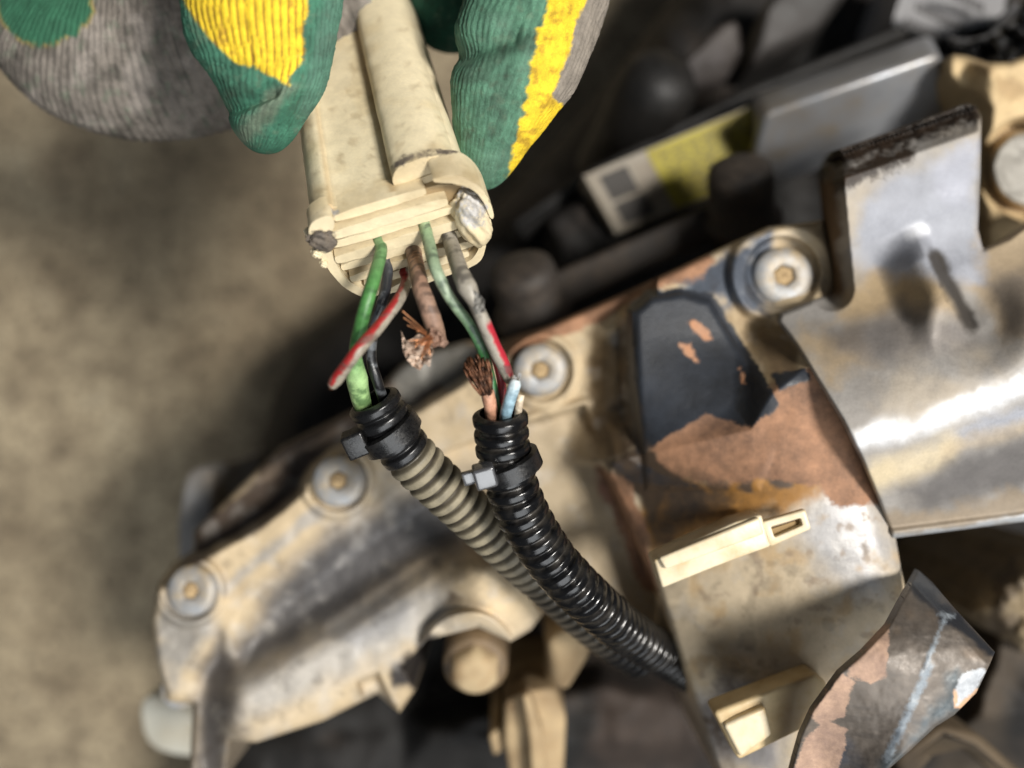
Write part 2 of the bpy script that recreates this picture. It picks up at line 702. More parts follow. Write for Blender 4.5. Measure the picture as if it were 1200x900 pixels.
def housing():
    outline = [(965, 258), (900, 266), (850, 288), (790, 316), (720, 348), (640, 382), (585, 400), (545, 400), (500, 412), (470, 428), (425, 474),
               (330, 522), (228, 622), (226, 645), (203, 660), (185, 684), (178, 725), (183, 775), (196, 822), (226, 826),
               (222, 908), (266, 908), (270, 868), (300, 870), (380, 844), (442, 812), (468, 835), (488, 806), (472, 780), (500, 750),
               (560, 735), (598, 752), (622, 738), (645, 708), (700, 748), (775, 772), (800, 790), (842, 912), (1010, 912), (1052, 830), (1072, 740), (1056, 668), (1046, 610), (975, 300)]
    outline = [outline[0]] + outline[1:]
    flange = chaikin([(203, 664), (262, 642), (352, 582), (366, 548), (384, 534), (420, 520), (500, 474), (560, 436), (606, 398), (640, 380), (720, 346),
              (800, 310), (900, 262), (1000, 250), (1140, 600), (1140, 960), (180, 960), (100, 800)], 1)
    panel = chaikin([(300, 700), (380, 640), (470, 582), (520, 540), (590, 560), (640, 640), (590, 640), (510, 652), (430, 704), (340, 765), (290, 800), (268, 780), (276, 730)], 2)
    pocket = [(480, 545), (606, 498), (684, 476), (706, 545), (771, 692), (812, 800), (640, 724), (560, 610)]
    sleeve = [(704, 545), (745, 536), (880, 504), (905, 462), (945, 430), (1020, 420), (1120, 600), (1120, 930), (848, 930), (771, 692)]
    block = [(742, 366), (762, 348), (800, 342), (832, 352), (868, 412), (906, 478), (914, 520), (890, 575), (756, 575), (746, 470)]

    def dep(X, Y, S):
        base = 236 - 16 * smooth((X - 420) / 560)
        d = base + 1.0 * fbm(X, Y, 90, 2)
        sf = sdf(X, Y, flange)
        d = d + 24 * (1 - edge(sf + 6, 12))
        sp = sdf(X, Y, panel)
        d = d + 6 * smooth(sp / 42 + .25)
        # long cast ridge
        q, t = seg(X, Y, (292, 838), (560, 690))
        d = d - 9 * smooth(1.25 - q / 62)
        q2 = np.hypot(X - 585, (Y - 688) * 1.05)
        d = d - 9 * smooth(1.35 - q2 / 62)
        # crease between panel and ridge
        q, t = seg(X, Y, (390, 738), (508, 660))
        d = d + 1.6 * smooth(1 - q / 15)
        # dark left end wall
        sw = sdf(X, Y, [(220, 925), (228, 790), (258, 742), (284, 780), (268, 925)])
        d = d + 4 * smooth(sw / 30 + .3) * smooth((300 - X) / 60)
        # notch under the ridge
        sn = sdf(X, Y, [(425, 905), (432, 835), (420, 800), (442, 790), (470, 850), (470, 905)])
        d = d + 10 * smooth(sn / 8 + .5)
        # collar round the hex plug
        q = np.hypot(X - 548, Y - 772)
        d = d - 7 * smooth((62 - q) / 9) * smooth((800 - Y) / 30)
        # bosses under the bolts
        for bx, by, r in ((395, 564, 44), (222, 693, 42), (634, 434, 45)):
            q = np.hypot(X - bx, Y - by)
            d = d - 2.2 * smooth((r - q) / 8 + .5) + 2.2 * smooth((r - 9 - q) / 4 + .5)
        # upper flange step over the pocket
        spk = sdf(X, Y, pocket)
        d = d + (5 + 3 * smooth((Y - 560) / 150)) * edge(spk + 2, 5)
        # thin raised lip on the pocket's upper edge
        q, t = seg(X, Y, (606, 495), (686, 473))
        d = d - 2.0 * smooth(1.4 - q / 7)
        # guard sleeve
        ss = sdf(X, Y, sleeve)
        qx = (X - 1010) * .96 - (Y - 600) * .27
        dsl = 194 + np.where(qx < 0, 25 * (np.clip(-qx / 275, 0, 1.3)) ** 2, 16 * (np.clip(qx / 60, 0, 1.3)) ** 2) + .35 * fbm(X, Y, 70, 12)
        leftp = [(300, 545), (706, 545), (771, 692), (848, 930), (848, 1200), (300, 1200)]
        sleft = sdf(X, Y, leftp)
        lim = dsl + .16 * np.maximum(-ss, 0) ** 1.1 + 5.0 * np.maximum(sleft, 0) + 3 * (1 - edge(np.maximum(-sleft, 0), 8))

        def smin(p, q, k):
            hh = np.clip(.5 + .5 * (q - p) / k, 0, 1)
            return q * (1 - hh) + p * hh - k * hh * (1 - hh)
        d = smin(d, lim, 4.0)
        # black painted block
        sb = sdf(X, Y, block)
        bl = smooth((Y - 390) / 180)
        dbl = (209 - (Y - 430) * .03) * (1 - bl) + dsl * bl + np.where(X < 770, .8, .05) * np.maximum(-sb, 0) + 2.0 * (1 - edge(sb, 9))
        fb = (sb > 0) * 1.0
        d = smin(d, dbl, 3.0)
        # tall left flank of the block
        sl = sdf(X, Y, [(700, 380), (745, 352), (748, 545), (712, 560), (694, 480)])
        d = d - 3 * smooth(sl / 24 + .3) * (1 - fb)
        # counterbored pocket
        q = np.hypot(X - 917, Y - 321)
        d = d - 3.5 * smooth((66 - q) / 14 + .3) * smooth((385 - Y) / 20)
        d = d + 4.0 * smooth((43 - q) / 7 + .5)
        # valley between the pocket boss and the block
        q, t = seg(X, Y, (890, 400), (930, 420))
        d = d + 1.5 * smooth(1.1 - q / 30)
        # soft cast rim
        d = d + 5 * (1 - edge(S, 7))
        return d

    def colf(X, Y, D):
        p = Paint(X, Y, TAN, 0, .74)
        p.noise(120, 41, 0, .9, TAN2, amt=.5)
        p.noise(90, 43, .1, .9, lin(184, 174, 158), .2, .55, .5)
        p.noise(40, 45, .4, .9, BROWN, amt=.14)
        # lower step (bare, dark)
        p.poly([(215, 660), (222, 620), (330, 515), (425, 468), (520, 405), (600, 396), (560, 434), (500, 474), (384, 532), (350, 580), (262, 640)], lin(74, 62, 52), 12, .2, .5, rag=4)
        p.poly([(455, 440), (520, 405), (585, 402), (555, 432), (480, 475)], lin(120, 118, 112), 14, .5, .45)
        p.line((300, 560), (400, 505), 2, lin(120, 105, 90), 5)
        # bolt bosses rubbed bare
        p.poly([(200, 690), (230, 672), (250, 700), (230, 760), (205, 800), (185, 760)], GREYM, 30, .6, .38, .8)
        p.line((262, 690), (372, 605), 6, lin(150, 152, 155), 14, .6, .4, .6)
        # panel
        p.poly([(300, 700), (380, 640), (470, 580), (510, 560), (600, 600), (630, 650), (560, 640), (500, 655), (340, 765), (285, 800), (270, 770)], lin(100, 97, 95), 46, .25, .5, rag=4)
        p.poly([(330, 690), (450, 600), (500, 590), (530, 615), (400, 700), (340, 740)], lin(78, 76, 76), 60, .2, .5, rag=4)
        p.line((350, 765), (510, 658), 5, lin(70, 60, 52), 16, .1, .6, .8)
        p.poly([(540, 590), (640, 640), (620, 690), (560, 640)], lin(120, 100, 78), 30, .1, .7, .7)
        # ridge
        p.line((300, 820), (500, 705), 30, lin(176, 172, 166), 50, .3, .46, .85, rag=8)
        p.line((420, 745), (470, 715), 14, lin(136, 138, 144), 30, .4, .45, .5)
        p.line((300, 850), (450, 790), 7, TAN, 20, 0, .8, .7)
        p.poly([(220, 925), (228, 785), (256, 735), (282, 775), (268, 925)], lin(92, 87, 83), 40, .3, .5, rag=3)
        p.poly([(530, 692), (545, 700), (540, 712), (524, 710)], lin(90, 72, 52), 10, rag=3)
        p.poly([(560, 660), (640, 690), (610, 740), (540, 720)], TAN * 1.12, 40, 0, .8)
        p.poly([(470, 800), (475, 770), (500, 745), (520, 742), (495, 780), (490, 815)], lin(66, 62, 60), 14, .3, .4)
        # pocket floor
        p.poly([(610, 500), (684, 480), (706, 545), (770, 692), (800, 780), (640, 700)], lin(172, 156, 130), 20, .05, .7)
        p.poly([(640, 490), (684, 485), (720, 600), (690, 610), (640, 540)], lin(152, 136, 110), 30, 0, .7, .5)
        p.noise(24, 61, .3, .9, lin(192, 184, 170), amt=.2)
        # flange beside the block
        p.poly([(600, 420), (700, 370), (735, 372), (730, 440), (690, 470), (620, 490)], TAN * 1.0, 30, 0, .75)
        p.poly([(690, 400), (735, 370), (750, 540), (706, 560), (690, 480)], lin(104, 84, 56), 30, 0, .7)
        p.poly([(715, 385), (745, 380), (755, 540), (735, 545)], lin(46, 40, 34), 14, 0, .6, .9)  # shaded left wall of the block darkened in the colour
        p.line((745, 350), (815, 340), 7, lin(150, 160, 172), 10, .7, .35)  # highlight on the block's top rim put into the colour
        p.poly([(790, 322), (850, 292), (905, 272), (888, 330), (900, 372), (850, 372), (830, 345)], lin(82, 88, 98), 18, .4, .42)
        p.poly([(860, 360), (915, 380), (940, 440), (900, 470), (870, 410)], lin(138, 118, 88), 20, 0, .75)
        p.poly([(890, 395), (935, 410), (950, 448), (905, 455)], lin(104, 84, 60), 16, 0, .75, .7)
        # guard sleeve: rust above, dust, bare metal and a painted highlight below
        p.poly([(700, 540), (905, 470), (985, 500), (1060, 640), (1100, 905), (840, 905), (772, 700)], lin(188, 172, 146), 12, .05, .68, rag=2)
        p.poly([(960, 560), (1020, 540), (1055, 640), (1030, 700), (960, 680), (940, 610)], lin(160, 160, 162), 60, .35, .44, .9)  # bright side of the curved sleeve put into the colour
        p.noise(20, 71, .2, .9, lin(176, 172, 166), .25, .5, .3)
        s = sdf(X + p.wx, Y + p.wy, [(700, 540), (905, 470), (985, 500), (1060, 640), (1100, 905), (840, 905), (772, 700)])
        f = smooth(s / 12 + .5) * smooth(fbm(X, Y, 30, 77, 6) * 1.2 - .1)
        p.apply(f * .6, lin(176, 146, 102), 0, .8)
        f = smooth(s / 12 + .5) * smooth(fbm(X, Y, 16, 79, 6) * 1.8 - .6)
        p.apply(f * .6, lin(138, 120, 100), 0, .7)
        p.poly([(830, 905), (815, 830), (860, 800), (920, 800), (905, 905)], lin(140, 142, 150), 40, .5, .4, .7)
        # ochre burnt zone above the clip
        p.poly([(735, 600), (800, 560), (900, 545), (985, 565), (930, 600), (800, 640), (765, 650)], lin(150, 108, 54), 26, 0, .55)
        p.poly([(740, 560), (800, 555), (860, 580), (780, 645), (755, 610)], lin(66, 50, 33), 26, 0, .5, .7)
        p.noise(22, 87, .35, .8, lin(60, 50, 40), amt=.25)
        for q in ([(868, 566), (884, 560), (890, 584), (876, 582)], [(896, 560), (930, 556), (925, 572), (905, 574)], [(838, 548), (862, 552), (856, 566), (836, 562)]):
            p.poly(q, lin(66, 62, 60), 8, .1, .5, .85, rag=6)
        p.poly([(702, 535), (758, 528), (800, 556), (765, 600), (718, 572)], lin(58, 46, 34), 14, 0, .6)
        p.poly([(690, 560), (708, 550), (750, 620), (770, 690), (760, 690)], lin(140, 104, 88), 10, 0, .8)
        wx, wy = p.wx * .2, p.wy * .2
        a1 = sdf(X + wx, Y + wy, [(748, 520), (800, 490), (830, 470), (875, 480), (888, 464), (915, 446), (952, 430), (985, 480), (1035, 545), (1048, 592), (975, 590), (960, 570), (900, 562), (835, 568), (800, 560)])
        a2 = sdf(X + wx, Y + wy, [(600, 416), (570, 418), (600, 398), (720, 342), (830, 296), (836, 306), (820, 322), (770, 336), (735, 356), (690, 382), (650, 394)])
        a3 = sdf(X + wx, Y + wy, [(698, 546), (732, 560), (756, 620), (772, 694), (752, 690), (730, 640)])
        rust = np.clip(np.maximum(np.maximum(a1, a2 + 2), a3), -60, 60)
        paint_shade = np.clip(sdf(X + wx, Y + wy, [(733, 364), (758, 341), (800, 334), (836, 346), (876, 412), (914, 474), (884, 502), (826, 486), (790, 510), (746, 536), (738, 470)]), -60, 60)
        pa2 = sdf(X + wx, Y + wy, [(705, 535), (748, 540), (790, 556), (845, 572), (800, 575), (760, 572), (730, 566)])
        edge_shade = sdf(X + wx, Y + wy, [(905, 440), (945, 430), (950, 446), (915, 458)])  # shadowed strip under the bracket edge, laid in as black
        paint_shade = np.maximum(paint_shade, np.maximum(pa2 - 4, edge_shade))
        chip = np.full(len(X), -60.)
        for q in ([(806, 378), (822, 378), (834, 396), (822, 398)], [(796, 404), (810, 402), (818, 424), (806, 420)], [(868, 434), (874, 440), (870, 448)]):
            chip = np.maximum(chip, sdf(X, Y, q))
        grime_shade = np.full(len(X), -60.)
        for q in ([(712, 490), (740, 490), (756, 560), (724, 562)], [(760, 545), (850, 565), (870, 590), (790, 636), (765, 640)], [(812, 860), (850, 780), (880, 800), (850, 905)]):
            grime_shade = np.maximum(grime_shade, sdf(X, Y, q) - 6)
        return p.c, p.r, dict(rust=rust, paint_shade=paint_shade, chip=np.clip(chip, -40, 40), grime_shade=np.clip(grime_shade, -60, 60))

    root = thing('gear_housing', 'tan dust-caked cast gear housing with rust patches and a black painted block', 'gear housing', P(600, 600, 330))
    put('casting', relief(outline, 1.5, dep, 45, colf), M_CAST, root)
    return root


HOUSE = housing()


def lathe(prof, c, up, nseg=48, hexmask=None, rot=0.):
    """prof [(r,h)] about axis up at c; hexmask ring indices use a hexagon of that apothem"""
    up = np.asarray(up, float)
    up /= np.linalg.norm(up)
    a = np.cross(up, [0.3, 1, .1])
    a /= np.linalg.norm(a)
    b = np.cross(up, a)
    V, F = [], []
    for i, (r, h) in enumerate(prof):
        for j in range(nseg):
            t = 2 * math.pi * j / nseg
            rr = r
            if hexmask and i in hexmask:
                tt = (t + math.pi / 6) % (math.pi / 3) - math.pi / 6
                rr = r / math.cos(tt)
            V.append(np.asarray(c) + a * rr * math.cos(t + rot) + b * rr * math.sin(t + rot) + up * h)
    for i in range(len(prof) - 1):
        for j in range(nseg):
            k = (j + 1) % nseg
            F.append([i * nseg + j, (i + 1) * nseg + j, (i + 1) * nseg + k, i * nseg + k])
    if prof[0][0] > 0:
        F.append(list(range(nseg)))
    if prof[-1][0] > 0:
        F.append(list(range((len(prof) - 1) * nseg, len(prof) * nseg))[::-1])
    return np.array(V), F


def bolt(px, py, d, R, parent, up=(0, 0, 1), plug=.75, rot=.3, mat=None):
    c = P(px, py, d)
    s = R
    prof = [(s * .30, -s * .28), (s * .33, s * .06), (s * .37, s * .09), (s * .70, s * .08), (s * .88, s * .03), (s * .97, -s * .06), (s, -s * .2), (s, -s * .9)]
    V, F = lathe(prof, c, up, 54, hexmask=(0, 1, 2), rot=rot)
    o = put('bolt', mesh_from('bolt', V, [f[::-1] for f in F]), mat or M_STEEL, parent)
    n = 26
    prof = [(0.001, s * .12 * plug), (s * .13, s * .10 * plug), (s * .24, s * .05 * plug), (s * .30, -s * .05), (s * .30, -s * .25)]
    V, F = lathe(prof, c, up, n, hexmask=(2, 3, 4), rot=rot)
    V[:, 2] += RNG.normal(0, s * .012, len(V))
    q = put('packed_dirt', mesh_from('dirt', V, [f[::-1] for f in F]), M_DUSTPLUG, o)
    return o


bolt(396, 563, 231, 7.2, HOUSE, (-.05, .1, 1))
bolt(223, 692, 232, 7.0, HOUSE, (-.12, .12, 1), rot=.8)
bolt(207, 812, 240, 5.2, HOUSE, (-.1, -.1, 1))
bolt(633, 434, 226, 7.1, HOUSE, (-.03, -.08, 1), rot=.1, plug=1.0)
bolt(919, 323, 216, 7.6, HOUSE, (.02, .05, 1), plug=.1, rot=.5)


# ------------------------------------------------------------------ right casting with the tab
def tab_casting():
    outline = [(964, 196), (974, 178), (1060, 148), (1132, 121), (1144, 124), (1150, 137), (1149, 200), (1146, 268), (1152, 292), (1180, 280), (1240, 236), (1240, 606),
               (1046, 631), (1030, 588), (1010, 540), (986, 492), (960, 450), (932, 404), (911, 376), (915, 367), (940, 357), (974, 343), (976, 320)]
    tabp = [(964, 196), (974, 178), (1132, 121), (1150, 130), (1148, 340), (1040, 420), (985, 420)]

    def dep(X, Y, S):
        # rolled body: a cylinder whose crest runs up to the right
        q = (Y - 475) + (X - 1100) * .36
        body = 186 + np.where(q < 0, 15 * (np.abs(q) / 150) ** 1.7, 15 * (np.abs(q) / 160) ** 1.6) + .22 * fbm(X, Y, 60, 6)
        face = 201 + (X - 1060) * .01
        st = sdf(X, Y, tabp)
        m = smooth((Y - 225 + (X - 1060) * .12) / 170)
        d = face * (1 - m) + np.minimum(body, 215) * m
        # chamfer along top and left
        qt, t = seg(X, Y, (964, 188), (1150, 124))
        ch = np.clip(1 - qt / 27, 0, 1)
        d = d + 10 * ch ** .9 * smooth((1 - ch) * 30) + 0 * ch
        ql, t = seg(X, Y, (960, 190), (974, 338))
        cl = np.clip(1 - ql / 27, 0, 1)
        d = d + 12 * cl ** .9
        d = d + 1.1 * fbm(X, Y, 18, 8) * np.clip(ch * 2, 0, 1)
        # gusset rib, steep on its right flank
        dx, dy = 1128 - 1072, 390 - 276
        L = math.hypot(dx, dy)
        u = ((X - 1072) * dx + (Y - 276) * dy) / L
        w = ((X - 1072) * dy - (Y - 276) * dx) / L       # positive right of the rib
        prof = np.where(w < 0, smooth(1 + w / 62), smooth(1 - w / 16))
        d = d - 9 * prof * smooth((u + 14) / 45) * smooth((L + 15 - u) / 60)
        # dip right of the rib
        qd = np.hypot((X - 1150) / 55, (Y - 375) / 60)
        d = d + 5 * smooth(1.2 - qd)
        # lip on lower edge
        ql2, t = seg(X, Y, (1046, 628), (1240, 603))
        d = d - 2.0 * smooth(1.4 - ql2 / 8)
        d = d + 2.5 * (1 - edge(S, 5))
        return d

    def colf(X, Y, D):
        p = Paint(X, Y, lin(140, 136, 131), .45, .5)
        p.noise(110, 51, 0, .8, lin(118, 112, 105), .4, .5, .6)
        p.noise(80, 53, .2, 1.1, TAN, .1, .6, .3)
        p.poly([(985, 345), (1040, 285), (1080, 285), (1125, 375), (1060, 372), (960, 372)], TAN2, 30, .05, .6)
        p.poly([(930, 375), (1000, 385), (1020, 430), (985, 450), (945, 410)], lin(158, 138, 108), 30, .2, .6, .8)
        p.poly([(960, 372), (1100, 365), (1150, 400), (1060, 430), (980, 415)], lin(104, 99, 96), 40, .5, .45, .8)
        p.poly([(1140, 260), (1240, 200), (1240, 400), (1170, 400), (1110, 300)], TAN2, 30, .1, .65, .8)
        p.poly([(1150, 330), (1240, 290), (1240, 400), (1180, 400)], lin(110, 102, 94), 30, .3, .5, .8)
        p.poly([(1000, 175 + 60), (1150, 170), (1146, 330), (1010, 330)], lin(142, 144, 151), 30, .15, .56)
        p.poly([(1090, 190), (1148, 170), (1148, 230), (1100, 240)], lin(140, 142, 152), 25, .6, .4, .6)
        p.line((1010, 520), (1240, 440), 10, lin(190, 191, 194), 20, .5, .36)  # highlight band along the crest put into the colour
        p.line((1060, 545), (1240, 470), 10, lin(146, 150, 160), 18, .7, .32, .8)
        p.line((1015, 560), (1110, 530), 18, lin(186, 170, 138), 24, .1, .6, .8)
        p.line((1110, 530), (1240, 490), 8, TAN, 20, .1, .6, .6)
        p.poly([(1050, 565), (1130, 530), (1240, 490), (1240, 570), (1080, 600)], lin(88, 85, 84), 40, .5, .45, .9)
        p.poly([(1020, 590), (1060, 590), (1240, 575), (1240, 606), (1046, 628)], lin(136, 120, 98), 20, .3, .5, .7)
        p.line((1046, 629), (1240, 604), 4, lin(176, 180, 184), 8, .8, .3)  # light caught by the lower lip put into the colour
        p.line((1070, 276), (1082, 270), 5, lin(215, 216, 220), 16, .5, .3)  # hot spot on top of the rib put into the colour
        p.line((1092, 300), (1140, 385), 9, lin(60, 56, 52), 12, .3, .5)
        p.line((966, 200), (976, 335), 13, lin(96, 74, 50), 14, .05, .65)  # shaded left wall of the tab darkened in the colour
        grime_shade = np.maximum(14 - seg(X, Y, (964, 190), (1150, 124))[0] * 1.0, -60)  # grease on the top edge together with its painted shade
        g2 = 11 - seg(X, Y, (985, 212), (1062, 180))[0]
        g3 = 12 - np.hypot(X - 966, Y - 200)
        grime_shade = np.maximum(np.maximum(grime_shade, g2), g3)
        p.c[:, 3] *= .4
        p.r = p.r + .09
        return p.c, p.r, dict(grime_shade=np.clip(grime_shade, -60, 60))
    o = put('bracket_casting', relief(outline, 1.7, dep, 26, colf, draft=.85), M_CAST2)
    tag(o, 'bare aluminium bracket casting with an upright tab whose top edge shows grease and painted shade', 'bracket casting')


tab_casting()


# ------------------------------------------------------------------ torn flap
def flap():
    outline = [(1076, 668), (1092, 682), (1118, 712), (1166, 764), (1160, 778), (1144, 812), (1118, 838), (1096, 852), (1066, 880), (1036, 906), (1000, 930), (920, 930),
               (930, 890), (938, 862), (952, 832), (984, 788), (1012, 764), (1040, 734), (1056, 704)]

    def dep(X, Y, S):
        d = 190 - 22 * (1 - (1 - np.clip((Y - 660) / 130, 0, 1)) ** 2) + 14 * smooth((Y - 770) / 150) * smooth((1090 - X) / 140) + (X - 1050) * .01
        # folded along the pale crease
        q, t = seg(X, Y, (1108, 722), (1040, 895))
        d = d + .02 * q
        qr, t = seg(X, Y, (1076, 668), (1166, 764))
        d = d + 7 * np.clip(1 - qr / 16, 0, 1)
        d = d + .35 * fbm(X, Y, 40, 4) + .03 * fbm(X, Y, 8, 14)
        d = d + 1.2 * (1 - edge(S, 4))
        return d

    def colf(X, Y, D):
        p = Paint(X, Y, lin(100, 92, 84), .2, .5)
        p.noise(60, 81, 0, .6, lin(112, 98, 84), .3, .5)
        f = smooth(fbm(X * .12 + Y * .0, Y * 1.0 - X * .15, 8, 83))
        p.apply(f * .35, lin(66, 62, 60), .4, .4)
        p.poly([(1062, 690), (1080, 672), (1125, 725), (1110, 730)], lin(70, 74, 80), 30, .5, .35, .8)
        p.poly([(940, 905), (960, 870), (1000, 880), (1010, 905)], lin(92, 94, 102), 30, .5, .4)
        p.line((1070, 690), (1166, 764), 5, lin(46, 50, 58), 8, .5, .35)
        p.poly([(1040, 905), (1085, 858), (1140, 812), (1128, 790), (1092, 830)], lin(76, 84, 88), 24, .4, .4)
        chip = np.full(len(X), -60.)
        for q in ([(1026, 745), (1042, 734), (1038, 790), (1020, 800), (988, 792)], [(985, 788), (1000, 800), (990, 842), (960, 850), (950, 838)], [(925, 930), (940, 870), (968, 842), (996, 858), (985, 900), (960, 930)]):
            chip = np.maximum(chip, sdf(X + p.wx * .3, Y + p.wy * .3, q))
        white = np.full(len(X), -60.)
        for q in ([(1128, 790), (1152, 782), (1156, 788), (1140, 812), (1122, 826), (1120, 806)],):
            white = np.maximum(white, sdf(X, Y, q))
        w, t = seg(X, Y, (1108, 722), (1074, 808))
        crease = 2 - w
        w, t = seg(X, Y, (1090, 780), (1040, 888))
        crease = np.maximum(crease, 4.5 - w)
        w, t = seg(X, Y, (1102, 720), (1116, 722))
        crease = np.maximum(crease, 2.5 - w)
        tanw = sdf(X, Y, [(1118, 830), (1118, 808), (1140, 802), (1146, 808), (1128, 832)])
        return p.c, p.r, dict(chip=np.clip(chip, -40, 40), white=np.clip(white, -40, 40), crease=np.clip(crease, -40, 40), tanw=np.clip(tanw, -40, 40))
    m = mat_painted('torn scorched sheet metal', overlays=(
        ('chip', lin(176, 146, 124), 420, 5, 1.4, .8, lin(140, 116, 102)),
        ('crease', lin(142, 150, 156), 600, 5, 2.5, .45, lin(96, 104, 112)),
        ('tanw', lin(196, 160, 128), 500, 3, 1.2, .6, lin(170, 134, 104)),
        ('white', lin(186, 190, 194), 600, 4.0, 1.6, .5, lin(140, 144, 150))), mott=.20, fine=1500, coarse=300, bump=.10)
    me = relief(outline, 1.6, dep, 1.6, colf)
    o = put('torn_metal_flap', me, m)
    tag(o, 'bent dark metal flap with flaked pinkish rust and a pale scratched crease', 'metal flap')


flap()


# ------------------------------------------------------------------ things fixed on or standing behind the housing
def smallpart(name, me, mat, label, cat, group=None):
    o = put(name, me, mat)
    return tag(o, label, cat, group)


# cream clip lying on the guard
def cable_clip():
    root = thing('cable_clip', 'long cream plastic cable clip with a slotted tongue on the rusty guard', 'cable clip', P(850, 650, 198))
    put('body', prism([(766, 656, 189), (800, 640, 189), (862, 612, 188), (893, 603, 188), (901, 634, 188), (905, 640, 188), (840, 664, 189), (776, 690, 190)], 9, 1.0), M_CREAM, root)
    put('top_ledge', prism([(772, 654, 187.6), (890, 606, 186.6), (896, 626, 186.8), (780, 668, 187.8)], 4, .6), M_CREAM, root)
    # tongue with a slot: four bars round the opening
    put('tongue', frame_mesh([(893, 612, 188.5), (944, 597, 188), (951, 620, 188), (903, 641, 188.5)], .27, 2.2), M_CREAM, root)
    put('slot_floor', prism([(904, 620, 190.2), (939, 608, 190), (943, 616, 190), (908, 630, 190.2)], 1, 0), mat_plain('slot dirt', lin(150, 126, 88), .9), root)


def frame_mesh(q, f, h):
    """frame round a quad opening: q four (px,py,d), f rim fraction, h thickness mm"""
    o = np.array([P(*p) for p in q])
    c = o.mean(0)
    # rim of constant width
    inn = []
    for i in range(4):
        a, b, d = o[i], o[(i + 1) % 4], o[i - 1]
        e1 = (b - a) / np.linalg.norm(b - a)
        e2 = (d - a) / np.linalg.norm(d - a)
        w = np.linalg.norm(o[3] - o[0]) * f
        inn.append(a + (e1 + e2) * w)
    inn = np.array(inn)
    dz = np.array([0, 0, h])
    V = np.vstack([o, inn, o - dz, inn - dz])
    F = []
    for i in range(4):
        k = (i + 1) % 4
        F += [[i, k, 4 + k, 4 + i], [8 + i, 12 + i, 12 + k, 8 + k], [i, 8 + i, 8 + k, k], [4 + i, 4 + k, 12 + k, 12 + i]]
    return solid(V, F, .35, 2)


cable_clip()


def spacer():
    root = thing('plastic_spacer', 'small cream plastic block wedged on the guard under the torn flap', 'spacer', P(900, 850, 200))
    put('block', prism([(836, 835, 189), (955, 790, 190), (970, 800, 192), (962, 845, 194), (866, 892, 189)], 8, 1.0), mat_plain('aged cream nylon', lin(200, 178, 136), .5, 0, .16, 500, .25, .0003, lin(160, 134, 92)), root)
    put('pad', prism([(848, 850, 187.6), (897, 828, 187.8), (905, 862, 188.2), (868, 889, 188.0)], 3, .8), M_CREAM, root)


spacer()


# hex drain plug
def hexplug():
    root = thing('hex_plug', 'tan dusty hexagon plug in a round collar below the housing ridge', 'plug', P(560, 780, 260))
    c = P(556, 788, 244)
    up = np.array([-.02, -.28, 1.0])
    dusty = mat_plain('dust-caked steel', lin(176, 156, 122), .85, 0, .25, 500, .4, .0006, lin(128, 104, 74))
    R = 6.6
    V, F = lathe([(.01, 2.8), (R * .55, 2.6), (R * .85, 1.9), (R * 1.0, .5), (R, -1), (R, -9)], c, up, 48, hexmask=(4, 5), rot=.25)
    me = mesh_from('hex', V, [f[::-1] for f in F])
    put('hex_head', me, dusty, root)
    V, F = lathe([(R * 1.05, -2.5), (R * 1.25, -2.5), (R * 1.42, -3.4), (R * 1.42, -22), (.1, -22)], c, up, 56)
    put('collar', mesh_from('collar', V, [f[::-1] for f in F]), mat_plain('greasy collar', lin(120, 100, 74), .6, .1, .3, 300, .4, .0006, lin(60, 52, 44)), root)


hexplug()


# bracket under the housing
def foot_bracket():
    root = thing('support_bracket', 'dusty ribbed support bracket under the hexagon plug', 'bracket', P(625, 860, 300))
    dm = mat_plain('dusty bracket', lin(168, 146, 112), .85, 0, .3, 260, .5, .0008, lin(110, 90, 64))
    put('web', prism([(590, 822, 255), (612, 812, 252), (650, 806, 255), (664, 840, 258), (660, 930, 262), (600, 930, 262), (590, 870, 258)], 60, 2.0), dm, root)
    put('rib', prism([(612, 815, 246), (620, 813, 246), (636, 860, 250), (640, 930, 254), (624, 930, 254), (620, 866, 250)], 10, .9), dm, root)
    put('lug', prism([(572, 862, 262), (586, 852, 262), (592, 880, 264), (578, 888, 264)], 40, 1.5), dm, root)
    o = put('spacer_post', prism([(640, 752, 240), (664, 734, 238), (700, 742, 240), (690, 772, 246), (664, 815, 250), (645, 800, 248)], 70, 3.0), dm)
    tag(o, 'short tan dusty post between the black conduit and the support bracket', 'post')


foot_bracket()


# flat black linkage bar behind the housing
def linkage():
    root = thing('linkage_bar', 'dark greasy linkage bar with a round pin at each end behind the housing edge', 'linkage', P(730, 310, 330))
    dk = mat_plain('greasy black steel', lin(52, 47, 43), .65, .1, .3, 300, .4, .0005, lin(66, 57, 48))
    put('bar', prism([(618, 350, 272), (650, 318, 270), (760, 270, 266), (850, 232, 262), (880, 226, 262), (896, 244, 262), (860, 274, 264), (760, 312, 268), (660, 366, 272), (628, 374, 274)], 16, 2.2), dk, root)
    for (x, y, d, r) in ((617, 336, 262, 11), (868, 222, 256, 10.5)):
        c = P(x, y, d)
        up = np.array([-.25, .8, .75])
        V, F = lathe([(.01, 9), (r * .6, 8.6), (r * .86, 7), (r * .92, 4), (r * .92, -8), (r * 1.12, -9), (r * 1.16, -11), (r * 1.12, -13), (r * .9, -14), (r * .9, -34), (.1, -34)], c, up, 44)
        put('pin', mesh_from('pin', V, [f[::-1] for f in F]), dk, root)
    return root


linkage()


